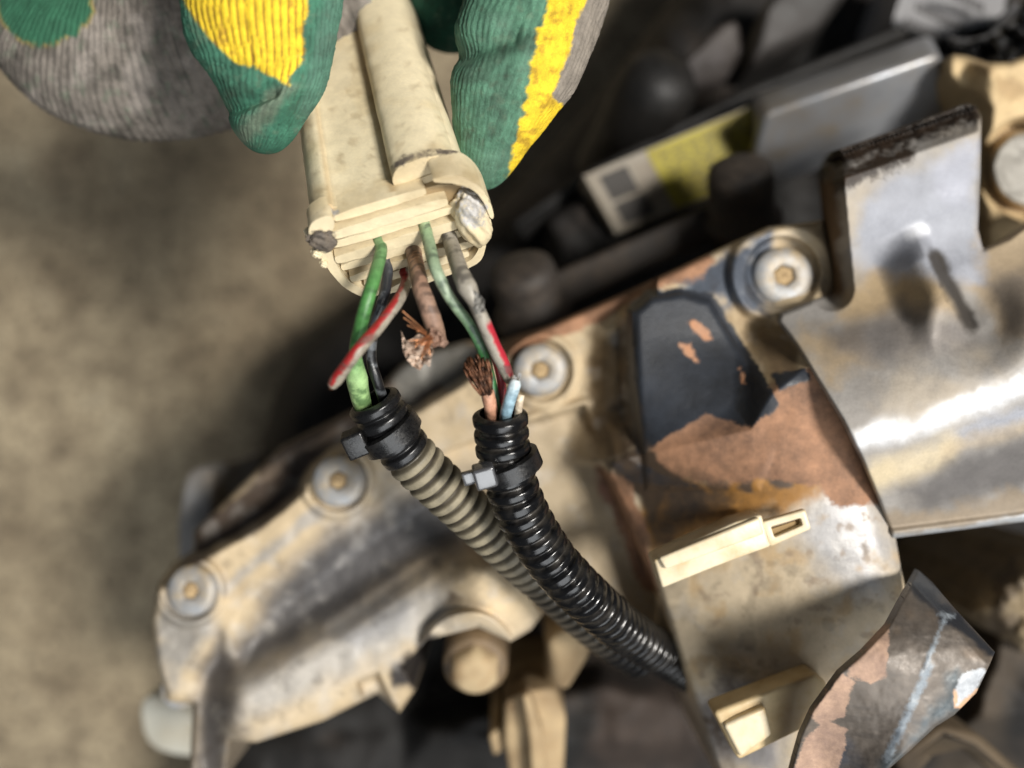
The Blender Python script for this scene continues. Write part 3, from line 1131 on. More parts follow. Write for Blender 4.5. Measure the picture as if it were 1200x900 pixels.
# background steel box
def steel_box():
    A = [(893, 134, 258), (1100, 62, 250), (1110, 74, 250), (1108, 160, 268), (1000, 190, 280), (868, 220, 284)]
    top = [(880, 118, 272), (1085, 44, 266), (1100, 62, 250), (893, 134, 258)]
    V = [P(*p) for p in [(893, 134, 258), (1104, 60, 252), (1110, 158, 276), (866, 226, 288), (878, 112, 284), (1090, 38, 278), (1112, 120, 340), (868, 220, 340)]]
    F = [[3, 2, 1, 0], [0, 1, 5, 4], [1, 2, 6, 5], [2, 3, 7, 6], [3, 0, 4, 7], [4, 5, 6, 7]]
    o = put('steel_box', solid(np.array(V), [f[::-1] for f in F][::1], 3.2, 5), mat_plain('brushed stained steel', lin(150, 152, 156), .36, .4, .15, 160, .08, .0003, lin(124, 112, 94), (.5, .75)))
    tag(o, 'smooth rounded steel box with a bright upper edge behind the tab', 'steel box')


steel_box()


# printed labels
def quad_pt(q, u, v):
    a = (1 - u) * (1 - v)
    return tuple(np.array(q[0]) * a + np.array(q[1]) * u * (1 - v) + np.array(q[2]) * u * v + np.array(q[3]) * (1 - u) * v)


def patch(q, u0, u1, v0, v1, lift, h):
    pts = [quad_pt(q, u, v) for u, v in ((u0, v0), (u1, v0), (u1, v1), (u0, v1))]
    pts = [(x * 1.0, y, d - lift) for x, y, d in pts]
    return prism(pts, h)


def yellow_label():
    q = [(684, 206, 286), (884, 122, 278), (918, 196, 284), (722, 274, 292)]
    root = thing('warning_label', 'small white and yellow printed warning label on the dark engine block', 'label', P(790, 195, 300))
    paper = mat_plain('label paper', lin(150, 142, 128), .5, 0, .15, 200, .05, .0002, lin(112, 100, 84))
    yel = mat_plain('label yellow', lin(160, 148, 44), .5, 0, .12, 200, .05, .0002, lin(124, 110, 36))
    ink = mat_plain('label ink', lin(58, 54, 50), .6, 0, .1, 200, 0)
    put('backing', patch(q, 0, 1, 0, 1, 0, 40), paper, root)
    put('yellow_panel', patch(q, .36, .99, .02, .98, .25, .2), yel, root)
    put('picture_square', patch(q, .07, .23, .10, .52, .25, .2), ink, root)
    put('picture_square', patch(q, .07, .25, .58, .92, .25, .2), ink, root)
    r = random.Random(3)
    for i in range(6):
        v = .16 + i * .13
        u = .42
        while u < .9:
            w = r.uniform(.03, .10)
            put('print_line', patch(q, u, min(u + w, .95), v, v + .035, .5, .2), ink, root)
            u += w + .025


yellow_label()


def white_label():
    q = [(1066, -30, 300), (1186, -30, 292), (1166, 30, 290), (1046, 30, 300)]
    q = [(1064, -40, 300), (1200, -14, 292), (1166, 34, 290), (1047, 22, 300)]
    q = [(1078, -62, 300), (1205, 2, 292), (1172, 26, 292), (1046, 30, 300)]
    root = thing('white_label', 'white paper label with rows of grey print behind the steel box', 'label', P(1110, 10, 320))
    paper = mat_plain('white label paper', lin(150, 149, 150), .5, 0, .05, 200, .03, .0002)
    ink = mat_plain('grey print ink', lin(62, 60, 60), .6, 0, .1, 200, 0)
    pts = [(1075, -60, 304), (1185, -60, 296), (1176, 22, 292), (1110, 42, 296), (1098, 46, 298), (1048, 30, 302), (1047, 22, 302)]
    put('backing', prism(pts, 60), paper, root)
    r = random.Random(5)
    # rows run down to the right
    for i, (x0, y0, n) in enumerate(((1062, 20, 7), (1074, 2, 10), (1118, -12, 6), (1128, 12, 1))):
        for j in range(n):
            x = x0 + j * 6.2
            y = y0 + j * 2.9
            hgt = 11 if i != 3 else 7
            put('print_mark', prism([(x, y, 290), (x + 4.2, y + 2, 290), (x + 4.2 + 2.5 - 3, y + hgt + 1, 290), (x - 1.5, y + hgt - 1, 290)], .2), ink, root)


white_label()


def right_lug():
    poly = chaikin([(1108, 70), (1120, 62), (1170, 78), (1215, 60), (1260, 60), (1260, 330), (1140, 330), (1148, 215), (1156, 150), (1160, 120), (1110, 96)], 1)

    def dep(X, Y, S):
        d = 238 + 10 * smooth((1166 - X) / 40) + .8 * fbm(X, Y, 40, 4)
        q = np.hypot(X - 1204, (Y - 198) * .95)
        d = d + 10 * smooth((56 - q) / 9 + .5) - 7 * smooth((42 - q) / 6 + .5)
        d = d + 6 * (1 - edge(S, 9))
        return d

    def colf(X, Y, D):
        p = Paint(X, Y, lin(190, 166, 126), 0, .8)
        p.noise(40, 91, .2, .7, lin(150, 124, 88), amt=.7)
        q = np.hypot(X - 1204, (Y - 198) * .95)
        p.apply(smooth((44 - q) / 6), lin(140, 136, 128), .2, .6)
        p.apply(smooth((52 - q) / 4) * smooth((q - 43) / 4), lin(88, 66, 42), 0, .8)
        return p.c, p.r, None
    o = put('mounting_lug', relief(poly, 2.5, dep, 60, colf), mat_painted('clean dusty casting', mott=.15, fine=900, coarse=160, bump=.25))
    tag(o, 'tan cast mounting lug with a deep round bolt recess beside the tab', 'mounting lug')


right_lug()


def far_parts():
    dk = mat_plain('oily black iron', lin(15, 14, 13), .6, .1, .4, 200, .4, .0008, lin(24, 21, 18))
    o = put('hose_stub', lathe_mesh(P(768, 108, 300), (.3, .5, .8), [(.01, 12), (9, 11), (13, 6), (14, 0), (14, -40), (.1, -40)]), dk)
    tag(o, 'short round black hose stub above the yellow label', 'hose')
    o = put('iron_lug', prism([(792, 82, 300), (846, 24, 296), (868, 18, 296), (872, 60, 300), (850, 96, 306), (806, 106, 306)], 50, 5), mat_plain('brown worn iron', lin(50, 43, 37), .6, .2, .3, 160, .3, .0008, lin(70, 66, 66)))
    tag(o, 'brown worn iron lug beside the round hose stub', 'iron lug')
    o = put('iron_plate', prism([(880, 74, 304), (900, 10, 300), (920, -30, 300), (1010, -30, 300), (960, 40, 306)], 50, 4), mat_plain('grey worn iron', lin(42, 40, 38), .6, .2, .3, 160, .3, .0008, lin(56, 52, 50)))
    tag(o, 'grey sloping iron plate above the steel box', 'iron plate')
    o = put('cross_rail', prism([(596, 262, 306), (690, 196, 302), (880, 100, 296), (1066, 22, 290), (1070, 44, 292), (884, 122, 298), (690, 212, 306), (612, 282, 310)], 60, 3), dk)
    tag(o, 'long dark rail along the top of the yellow label', 'rail')
    # crumpled glossy black boot in the corner
    poly = chaikin([(1168, 30), (1182, 8), (1230, -20), (1260, 60), (1212, 84), (1180, 82), (1140, 72), (1112, 56), (1108, 40), (1130, 46), (1160, 40)], 1)

    def dep(X, Y, S):
        return 262 + 6 * fbm(X, Y, 26, 6) + 2.5 * fbm(X, Y, 9, 7) + 10 * (1 - edge(S, 10))
    o = put('rubber_boot', relief(poly, 2, dep, 40), M_BLACKGL)
    tag(o, 'crumpled glossy black rubber boot over the mounting lug', 'rubber boot')
    o = put('gasket_strip', prism([(1104, 66, 262), (1112, 64, 262), (1176, 118, 254), (1178, 128, 254), (1172, 132, 254)], 5, .8), dk)
    tag(o, 'thin dark gasket strip between the steel box and the mounting lug', 'gasket')
    # left of the housing
    o = put('grey_strap', prism([(214, 560, 300), (228, 546, 300), (250, 548, 300), (246, 600, 292), (236, 655, 290), (206, 662, 292), (206, 610, 296)], 190, 3), mat_plain('dull grey strap', lin(158, 158, 158), .6, .2, .2, 200, .2, .0005, lin(130, 122, 112)))
    tag(o, 'dull grey metal strap standing against the far side of the housing', 'strap')
    o = put('foot_plate', prism(chaikin([(162, 826, 300), (176, 812, 300), (240, 820, 300), (240, 890, 304), (190, 884, 304), (168, 868, 302)], 1), 190, 2.5), mat_plain('pale foot casting', lin(186, 184, 172), .6, .2, .15, 200, .2, .0005, lin(150, 142, 124)))
    tag(o, 'pale grey rounded foot plate at the bottom end of the housing', 'foot plate')
    o = put('dusty_casting', relief(chaikin([(1130, 712), (1165, 660), (1250, 625), (1250, 760), (1200, 770), (1172, 745), (1150, 735)], 1), 3,
                                     lambda X, Y, S: 236 + 6 * fbm(X, Y, 50, 3) + 30 * (1 - edge(S, 40)), 60,
                                     lambda X, Y, D: (lambda p: (p.noise(40, 95, 0, .6, lin(80, 68, 52)), (p.c, p.r, None))[1])(Paint(X, Y, lin(128, 112, 86), 0, .7))), M_DARK)
    tag(o, 'blurred tan casting below the bright edge of the bracket', 'casting')
    root = thing('ribbed_casting', 'dusty ribbed casting below the torn flap', 'casting', P(1120, 880, 280))
    rm = mat_plain('dusty rib', lin(88, 74, 55), .8, 0, .25, 160, .3, .0008, lin(50, 41, 31))
    put('rib', prism([(1050, 890, 236), (1104, 852, 234), (1150, 862, 236), (1210, 915, 240), (1190, 930, 240), (1140, 884, 238), (1110, 872, 236), (1064, 930, 240)], 40, 3), rm, root)
    put('rib', prism([(1040, 930, 240), (1052, 908, 238), (1080, 930, 240)], 40, 2), rm, root)


def lathe_mesh(c, up, prof, n=44):
    V, F = lathe(prof, c, up, n)
    return mesh_from('lathe', V, [f[::-1] for f in F])


# 3-D chaikin for depth-carrying outlines
_ch = chaikin
far_parts()


# ------------------------------------------------------------------ corrugated conduits
def conduit(name, ctrl, R, pitch, label, mat_args, smooth_from=None):
    C = np.array([P(x, y, d) for x, y, d in catmull(ctrl, 900)])
    L = np.concatenate([[0], np.cumsum(np.linalg.norm(np.diff(C, axis=0), axis=1))])
    n = int(L[-1] / pitch * 14)
    s = np.linspace(0, L[-1], n)
    C = np.stack([np.interp(s, L, C[:, i]) for i in range(3)], 1)
    ph = (s / pitch + .10 * fbm(s, s * 0, 9, 3) + .05 * fbm(s, s * 0, 3, 5)) % 1
    prof = np.clip(1.45 * np.abs(np.sin(math.pi * ph)) ** 1.15, 0, 1)           # flat-topped ribs, narrow grooves
    r = R * (.79 + .21 * (.8 * prof + .2 * np.abs(np.sin(math.pi * ph))))
    # hollow mouth
    inner = C[:int(n * .10)]
    V1, F1, _, t1, a1 = sweep(C, r, 40, caps=False, rfun=lambda t, a: 1 + .02 * fbm(t * 40, a * 2, 3, 4) + .012 * fbm(t * 200, a * 5, 3, 6))
    Ci = C[:int(10 / pitch * 14 + 4)]
    V2, F2, _, t2, a2 = sweep(Ci, R * .74, 40, caps=False)
    off = len(V1)
    F = F1 + [[i + off for i in f[::-1]] for f in F2] + [[j, (j + 1) % 40, off + (j + 1) % 40, off + j][::-1] for j in range(40)]
    V = np.vstack([V1, V2])
    # wobble
    t = np.concatenate([t1, t2 * 0])
    groove = np.concatenate([np.repeat(1 - prof, 40), np.ones(len(V2))])
    dust = mat_args(t, groove, V)
    me = mesh_from(name, V, F, dust[0], dust[1])
    me.flip_normals()
    o = put(name, me, M_COND)
    return tag(o, label, 'conduit'), C


M_COND = mat_painted('conduit plastic', mott=.22, fine=2200, coarse=420, bump=.12, bdist=.0002)


def dust_left(t, g, V):
    n = fbm(V[:, 0] * 4, V[:, 1] * 4, 10, 4)
    f = smooth((t - .13) / .03) * (1 - smooth((t - .42 + n * .06) / .22)) * (.9 + .25 * n)
    f = np.clip(f, 0, 1)
    black = lin(18, 18, 19)
    tan = lin(134, 125, 104)
    c = black[None] * (1 - f[:, None]) + tan[None] * f[:, None]
    gd = np.clip(g ** .6 * 1.1, 0, 1) * f
    c = c * (1 - gd[:, None]) + lin(44, 37, 28)[None] * gd[:, None]
    # thin dust remaining lower down
    f2 = smooth((t - .4) / .1) * (1 - smooth((t - .75) / .15)) * (1 - g) * .35
    c = c * (1 - f2[:, None]) + lin(130, 120, 104)[None] * f2[:, None]
    return c, .30 + .45 * f


def dust_right(t, g, V):
    n = fbm(V[:, 0] * 4, V[:, 1] * 4, 8, 14)
    f = np.clip(smooth((n - .2) * 1.5) * .06 + g * .22 * smooth(n + .5) + .5 * smooth((t - .8) / .2) * smooth(n * 1.5), 0, 1)
    c = lin(12, 12, 13)[None] * (1 - f[:, None]) + lin(110, 104, 96)[None] * f[:, None]
    return c, .20 + .2 * f


conduit('corrugated_conduit', [(436, 468, 178), (450, 492, 180), (472, 524, 183), (506, 560, 187), (556, 606, 193), (606, 652, 200), (650, 692, 208), (700, 736, 217), (752, 772, 228)], 5.7, 3.0,
        'dust-coated corrugated conduit with a black mouth, passing behind the shiny one', dust_left)
conduit('corrugated_conduit', [(586, 483, 173), (588, 512, 175), (594, 548, 177), (611, 598, 180), (642, 650, 184), (684, 697, 190), (732, 738, 205), (784, 772, 226), (830, 800, 252)], 5.7, 3.15,
        'shiny clean black corrugated conduit with a cable tie near its mouth', dust_right)


# ------------------------------------------------------------------ cable ties
def tie(c0, t0, R, width, head_px, head_d, hsize, hang, label, mat, hmat, tail=True):
    root = thing('cable_tie', label, 'cable tie', c0 - np.array([0, 0, R]))
    T = np.asarray(t0, float)
    T /= np.linalg.norm(T)
    a = np.cross(T, [0, 0, 1.0])
    a /= np.linalg.norm(a)
    b = np.cross(a, T)
    n = 64
    V, F = [], []
    for j in range(n):
        t = 2 * math.pi * j / n
        e = a * math.cos(t) + b * math.sin(t)
        for (r, h) in ((R, -width / 2), (R + 1.1, -width / 2 + .3), (R + 1.1, width / 2 - .3), (R, width / 2)):
            V.append(c0 + e * r + T * h)
    for j in range(n):
        k = (j + 1) % n
        for i in range(3):
            F.append([j * 4 + i, k * 4 + i, k * 4 + i + 1, j * 4 + i + 1])
    me = mesh_from('strap', V, F)
    me.set_sharp_from_angle(angle=math.radians(30))
    put('strap', me, mat, root)
    h = P(*head_px, head_d)
    ca, sa = math.cos(hang), math.sin(hang)
    nz = np.array([.12, -.33, .93])
    nz /= np.linalg.norm(nz)
    e0 = np.array([ca, sa, 0])
    e0 = e0 - nz * e0.dot(nz)
    e0 /= np.linalg.norm(e0)
    ax = np.array([e0, np.cross(nz, e0), nz])
    put('head', boxmesh(h, ax, hsize, .55, 3), hmat, root)
    if tail:
        put('tail', boxmesh(h - ax[0] * (hsize[0] / 2 + 1.0) + ax[1] * .2 - ax[2] * .4, ax, (2.6, hsize[1] * .62, 1.4), .3, 2), hmat, root)
    return root


M_TIEH = mat_plain('shiny tie plastic', lin(70, 70, 72), .22, 0, .1, 600, .05, .0001, spec=1.0, coat=1.0)

def ties():
    root = tie(P(597, 546, 176.5), P(606, 592, 179.5) - P(591, 528, 176) + np.array([.0, 0, 0]) + np.array([2.2, .2, 0]), 5.7, 3.9, (568, 557), 171.3, (4.4, 4.6, 4.0), math.radians(14),
               'black cable tie with a shiny square head on the clean conduit', M_BLACKPL, M_TIEH)
    root = tie(P(456, 506, 181.5), P(490, 545, 185) - P(440, 478, 179), 5.9, 4.2, (417, 519), 178.5, (4.8, 5.4, 4.6), math.radians(22),
               'dull black cable tie on the dust-coated conduit below its mouth', M_BLACKPL, M_BLACKPL, tail=False)


ties()


# ------------------------------------------------------------------ connector frame (wires leave its end face)
CTH = math.radians(38)
_ip = np.array([-.285, .958, 0.])
_ip /= np.linalg.norm(_ip)
CV = _ip * math.cos(CTH) + np.array([0, 0, -math.sin(CTH)])     # along the body, away from the wires
CW = _ip * math.sin(CTH) + np.array([0, 0, math.cos(CTH)])      # out of the front face
CU = np.cross(CV, CW)
CO = P(474, 283, 174)                                           # middle of the wire end


def pix(p):
    d = H - p[2]
    return (p[0] * FPX / d + 600, 450 - p[1] * FPX / d, d)


def entry(px, py, out=4.0):
    """where the view ray through a pixel meets the connector's end face: control points leaving it squarely"""
    cam_p = np.array([0, 0, H])
    r = P(px, py, 100) - cam_p
    t = (CO - cam_p).dot(CV) / r.dot(CV)
    E = cam_p + r * t
    return [pix(E + CV * 4.5), pix(E), pix(E - CV * out)]


# ------------------------------------------------------------------ wires
M_WIRE = mat_painted('wire insulation', mott=.28, fine=2600, coarse=600, bump=.25, bdist=.0002)
M_COPPER = mat_plain('bright copper', lin(206, 146, 104), .35, .8, .2, 2000, .1, .0001)
M_COPDARK = mat_plain('tarnished copper', lin(118, 78, 54), .5, .5, .45, 2500, .3, .0002, lin(46, 32, 24), (.42, .6))


def wire(name, ctrl, r, label, colf, rgh=.45, flat=1., rvar=None, nring=160):
    c = catmull(ctrl, nring)
    C = np.array([P(x, y, d) for x, y, d in c])
    rr = np.full(nring, r * .88)
    if rvar is not None:
        rr = rr * np.interp(np.linspace(0, 1, nring), *zip(*rvar))
    V, F, col, tt, aa = sweep(C, rr, 28, flat, True, rfun=lambda t, a: 1 + .05 * fbm(t * 60, a * 3, 6, int(ctrl[0][0])), colfn=colf)
    root = thing(name, label, 'wire', C.min(0) * [0, 0, 1] + C.mean(0) * [1, 1, 0])
    put('insulation', mesh_from('ins', V, F, col, np.full(len(V), rgh)), M_WIRE, root)
    return root, C


def solidcol(*stops, speck=None, amount=.5, seed=1, scale=1.4):
    """colour along the wire with dirt specks"""
    def f(t, a, V):
        ts = [s[0] for s in stops]
        c = np.stack([np.interp(t, ts, [lin(*s[1])[i] for s in stops]) for i in range(3)], 1)
        if speck is not None:
            n = fbm(V[:, 0] * 1.0 + V[:, 2], V[:, 1], scale, seed)
            m = smooth((n - .05) * 2.2)[:, None] * amount
            c = c * (1 - m) + lin(*speck)[None] * m
        return c
    return f


def striped(c1, c2, mid, half, twist=0., dirt=(120, 112, 104), seed=3, tlo=0., thi=1.):
    """second colour as a stripe along one side: mid = angle (radians), half its half-width"""
    def f(t, a, V):
        dlt = np.angle(np.exp(1j * (a - mid - twist * t)))
        n = fbm(V[:, 0] + V[:, 2], V[:, 1], 2.4, seed, 5)
        m = smooth((half - np.abs(dlt) + n * .35) / .25 + .5)
        m = m * smooth((t - tlo) / .03) * smooth((thi - t) / .03)
        c = lin(*c1)[None] * (1 - m[:, None]) + lin(*c2)[None] * m[:, None]
        k = smooth((n - .12) * 2.4)[:, None] * .7
        return c * (1 - k) + lin(*dirt)[None] * k
    return f


w_green, _ = wire('electrical_wire', entry(444, 284, 3) + [(437, 330, 165), (426, 368, 164), (417, 408, 168), (418, 440, 173), (426, 478, 180), (440, 510, 184)], 1.55,
                  'thick bright green wire running from the connector into the dusty conduit',
                  solidcol((0, (132, 146, 112)), (.22, (102, 140, 94)), (.4, (72, 122, 64)), (.62, (62, 114, 58)), (.75, (150, 182, 124)), (.86, (136, 168, 108)), (1, (120, 150, 90)), speck=(48, 84, 46), amount=.65),
                  rvar=[(0, .85), (.5, 1), (.66, 1.0), (.76, 1.62), (.84, 1.5), (1, 1)])
w_black, _ = wire('electrical_wire', entry(452, 308, 3) + [(449, 350, 171), (438, 385, 172), (435, 420, 174), (444, 452, 176), (456, 490, 184)], 1.25,
                  'thin black wire behind the green one entering the dusty conduit', solidcol((0, (96, 98, 102)), (.3, (52, 56, 62)), (.5, (22, 22, 24)), (1, (18, 18, 19)), speck=(120, 124, 128), amount=.4), rgh=.35)
w_red, _ = wire('electrical_wire', entry(474, 318, 3) + [(468, 350, 166), (446, 380, 162), (420, 410, 158), (402, 434, 160), (389, 452, 162)], 1.32,
                'loose red and white wire crossing in front of the green one, cut at its end', striped((142, 134, 120), (146, 34, 34), .75, 1.1, 0, (96, 84, 76)), rvar=[(0, 1), (.8, 1), (.95, 1.05), (1, .8)])
w_brown, CB = wire('electrical_wire', entry(484, 294, 3) + [(492, 332, 166), (502, 362, 164), (511, 388, 166), (516, 402, 168)], 1.95,
                   'dirty brown wire torn open with bright copper strands showing', solidcol((0, (168, 146, 124)), (.2, (150, 128, 106)), (.35, (164, 126, 104)), (.6, (140, 112, 94)), (1, (124, 98, 82)), speck=(70, 54, 46), amount=.7, scale=1.8),
                   rvar=[(0, .9), (.5, 1), (.8, 1.05), (1, .8)], rgh=.6)
w_pale, _ = wire('electrical_wire', entry(498, 266, 4) + [(511, 316, 164), (528, 350, 165), (550, 380, 167), (564, 408, 169), (574, 440, 172), (580, 470, 173), (584, 500, 177)], 1.35,
                 'pale green wire curving from the connector into the shiny conduit', solidcol((0, (168, 182, 148)), (.2, (130, 156, 120)), (.4, (140, 154, 130)), (.58, (88, 122, 86)), (.7, (52, 116, 62)), (1, (40, 98, 52)), speck=(64, 80, 66), amount=.75),
                 rvar=[(0, 1.1), (.4, 1.0), (.6, .9), (1, .85)])
w_grey, _ = wire('electrical_wire', entry(526, 276, 4) + [(541, 322, 163), (553, 348, 161), (566, 376, 163), (578, 404, 166), (590, 428, 169), (598, 446, 171)], 1.6,
                 'grey wire with a rubbed red stripe hanging over the shiny conduit', striped((146, 140, 128), (160, 34, 48), -.9, .75, 0, (66, 62, 58), 5, .62, .97),
                 rvar=[(0, 1.1), (.35, 1.2), (.45, 1.35), (.52, .95), (.8, 1.0), (1, .8)])
w_red2, _ = wire('electrical_wire', [(574, 392, 168), (580, 416, 170.5), (586, 440, 173), (590, 470, 174), (591, 500, 178)], 1.0,
                 'short dark red wire in the mouth of the shiny conduit', solidcol((0, (150, 40, 48)), (1, (120, 30, 38)), speck=(90, 70, 66), amount=.4))
w_fray, CF = wire('electrical_wire', [(577, 498, 178), (575, 478, 172), (571, 460, 170), (567, 444, 169)], 1.55,
                  'brown wire with a frayed brush of tarnished copper at the shiny conduit mouth', solidcol((0, (176, 128, 104)), (.6, (184, 138, 112)), (1, (150, 108, 86)), speck=(84, 58, 46), amount=.5), nring=60)
w_blue, CBL = wire('electrical_wire', [(590, 500, 178), (594, 480, 170), (600, 460, 168), (605, 445, 167.5)], 1.35,
                   'pale blue cut wire stub in the mouth of the shiny conduit', solidcol((0, (110, 140, 156)), (.6, (150, 178, 190)), (1, (196, 206, 208)), speck=(86, 108, 122), amount=.5), nring=60, rvar=[(0, 1), (.9, 1.05), (1, .7)])
w_white, _ = wire('electrical_wire', [(606, 500, 178), (607, 484, 173), (609, 470, 171.5), (610, 463, 171.5)], .9,
                  'thin cream wire end beside the pale blue stub', solidcol((0, (196, 184, 164)), (1, (206, 192, 168)), speck=(120, 100, 80)), nring=40)


def strand(root, pts, r, mat, name='copper_strand'):
    C = np.array([P(*p) for p in catmull(pts, 14)])
    V, F, _, _, _ = sweep(C, np.linspace(r, r * .8, 14), 8)
    put(name, mesh_from('strand', V, F), mat, root)


def fray():
    # bright strands on the torn brown wire
    strand(w_brown, [(500, 392, 163), (488, 383, 160), (473, 372, 158)], .11, M_COPPER)
    strand(w_brown, [(500, 390, 163), (486, 377, 160.5), (471, 364, 159)], .11, M_COPPER)
    strand(w_brown, [(500, 391, 163), (489, 386, 160.5), (477, 381, 159)], .09, M_COPPER)
    strand(w_brown, [(502, 396, 163), (494, 400, 161), (486, 407, 160)], .2, M_COPPER)
    strand(w_brown, [(504, 398, 163), (498, 408, 161.5), (494, 416, 161)], .18, M_COPPER)
    strand(w_brown, [(506, 396, 163), (503, 408, 161), (504, 417, 161)], .16, M_COPPER)
    strand(w_brown, [(500, 394, 163), (492, 398, 160.5), (478, 399, 160)], .14, M_COPPER)
    rs = random.Random(21)
    for i in range(12):
        x0, y0 = 502 + rs.uniform(-4, 6), 394 + rs.uniform(-4, 8)
        an = rs.uniform(1.6, 3.6)
        ln = rs.uniform(12, 26)
        x2, y2 = x0 + ln * math.cos(an) * .9, y0 + ln * math.sin(an) * .9
        strand(w_brown, [(x0, y0, 163), ((x0 + x2) / 2 + rs.uniform(-3, 3), (y0 + y2) / 2 + rs.uniform(-3, 3), 160.8), (x2, y2, 160 + rs.uniform(-1, 1))], .11, M_COPPER)
    # torn insulation: a crumpled open cup
    tornm = mat_plain('torn insulation', lin(196, 176, 158), .7, 0, .3, 1600, .5, .0004, lin(140, 112, 94))
    edge_pts = [(470, 388), (476, 400), (484, 396), (491, 391), (500, 396), (505, 404), (508, 412), (505, 420), (504, 430), (497, 426), (492, 434), (484, 430), (478, 424), (472, 412)]

    def dep(X, Y, S):
        q = np.hypot(X - 492, Y - 408)
        return 163 + 2.2 * fbm(X, Y, 12, 6) + .9 * fbm(X, Y, 4, 9) + 2.0 * smooth(1.3 - q / 14)
    o = put('torn_sleeve', relief(edge_pts, .8, dep, .5, pad=2), tornm, w_brown)
    tear2 = [(505, 384), (516, 388), (526, 402), (520, 408), (514, 404), (508, 408), (502, 398)]
    put('torn_sleeve', relief(tear2, .8, lambda X, Y, S: 162.5 + 1.4 * fbm(X, Y, 9, 16) + .05 * (X - 500), .5, pad=2),
        mat_plain('torn dark insulation', lin(142, 112, 94), .7, 0, .3, 1600, .5, .0004, lin(96, 74, 62)), w_brown)
    flake = [(556, 340), (563, 346), (568, 352), (567, 358), (569, 364), (561, 368), (557, 360)]
    put('torn_flake', relief(flake, .8, lambda X, Y, S: 159.2 + .9 * fbm(X, Y, 6, 26), .6, pad=2), mat_plain('torn grey insulation', lin(132, 130, 124), .6, 0, .3, 1600, .5, .0004, lin(84, 80, 76)), w_grey)
    # tarnished brush
    r = random.Random(9)
    parts = []
    for i in range(130):
        a = r.uniform(-1, 1)
        b = r.uniform(-1, 1)
        x0, y0 = 570 + a * 7, 458 + r.uniform(-8, 6)
        x2, y2 = 559 + a * 15 + r.uniform(-2, 2), 421 + r.uniform(-6, 14) + abs(a) * 5
        x1, y1 = (x0 + x2) / 2 + r.uniform(-3, 3), (y0 + y2) / 2
        d = 168 + b * 1.5
        C = np.array([P(*p) for p in catmull([(x0, y0, d), (x1, y1, d - .6 + r.uniform(-.8, .8)), (x2, y2, d + r.uniform(-1.5, 1.5))], 7)])
        V, F, _, _, _ = sweep(C, .17, 6)
        parts.append((V, F, None))
    V, F, _ = join(parts)
    o = put('copper_brush', mesh_from('brush', V, F), M_COPDARK, w_fray)
    tag(o, kind='stuff')
    # cut ends
    for i in range(7):
        a = r.uniform(0, 6.3)
        strand(w_blue, [(605 + 3 * math.cos(a), 446 + 3 * math.sin(a), 167.3), (606 + 3.4 * math.cos(a), 442 + 3 * math.sin(a), 166.8), (606.5 + 4 * math.cos(a), 439 + 3 * math.sin(a), 166.6)], .16, M_STEEL, 'tinned_strand')
    for i in range(4):
        strand(w_red, [(390 + i, 450, 161.5 + .4 * i), (387 + i, 454, 161.8), (385 + i * 1.3, 455 + (i % 2) * 2, 162)], .14, M_COPDARK, 'wire_strand')


fray()


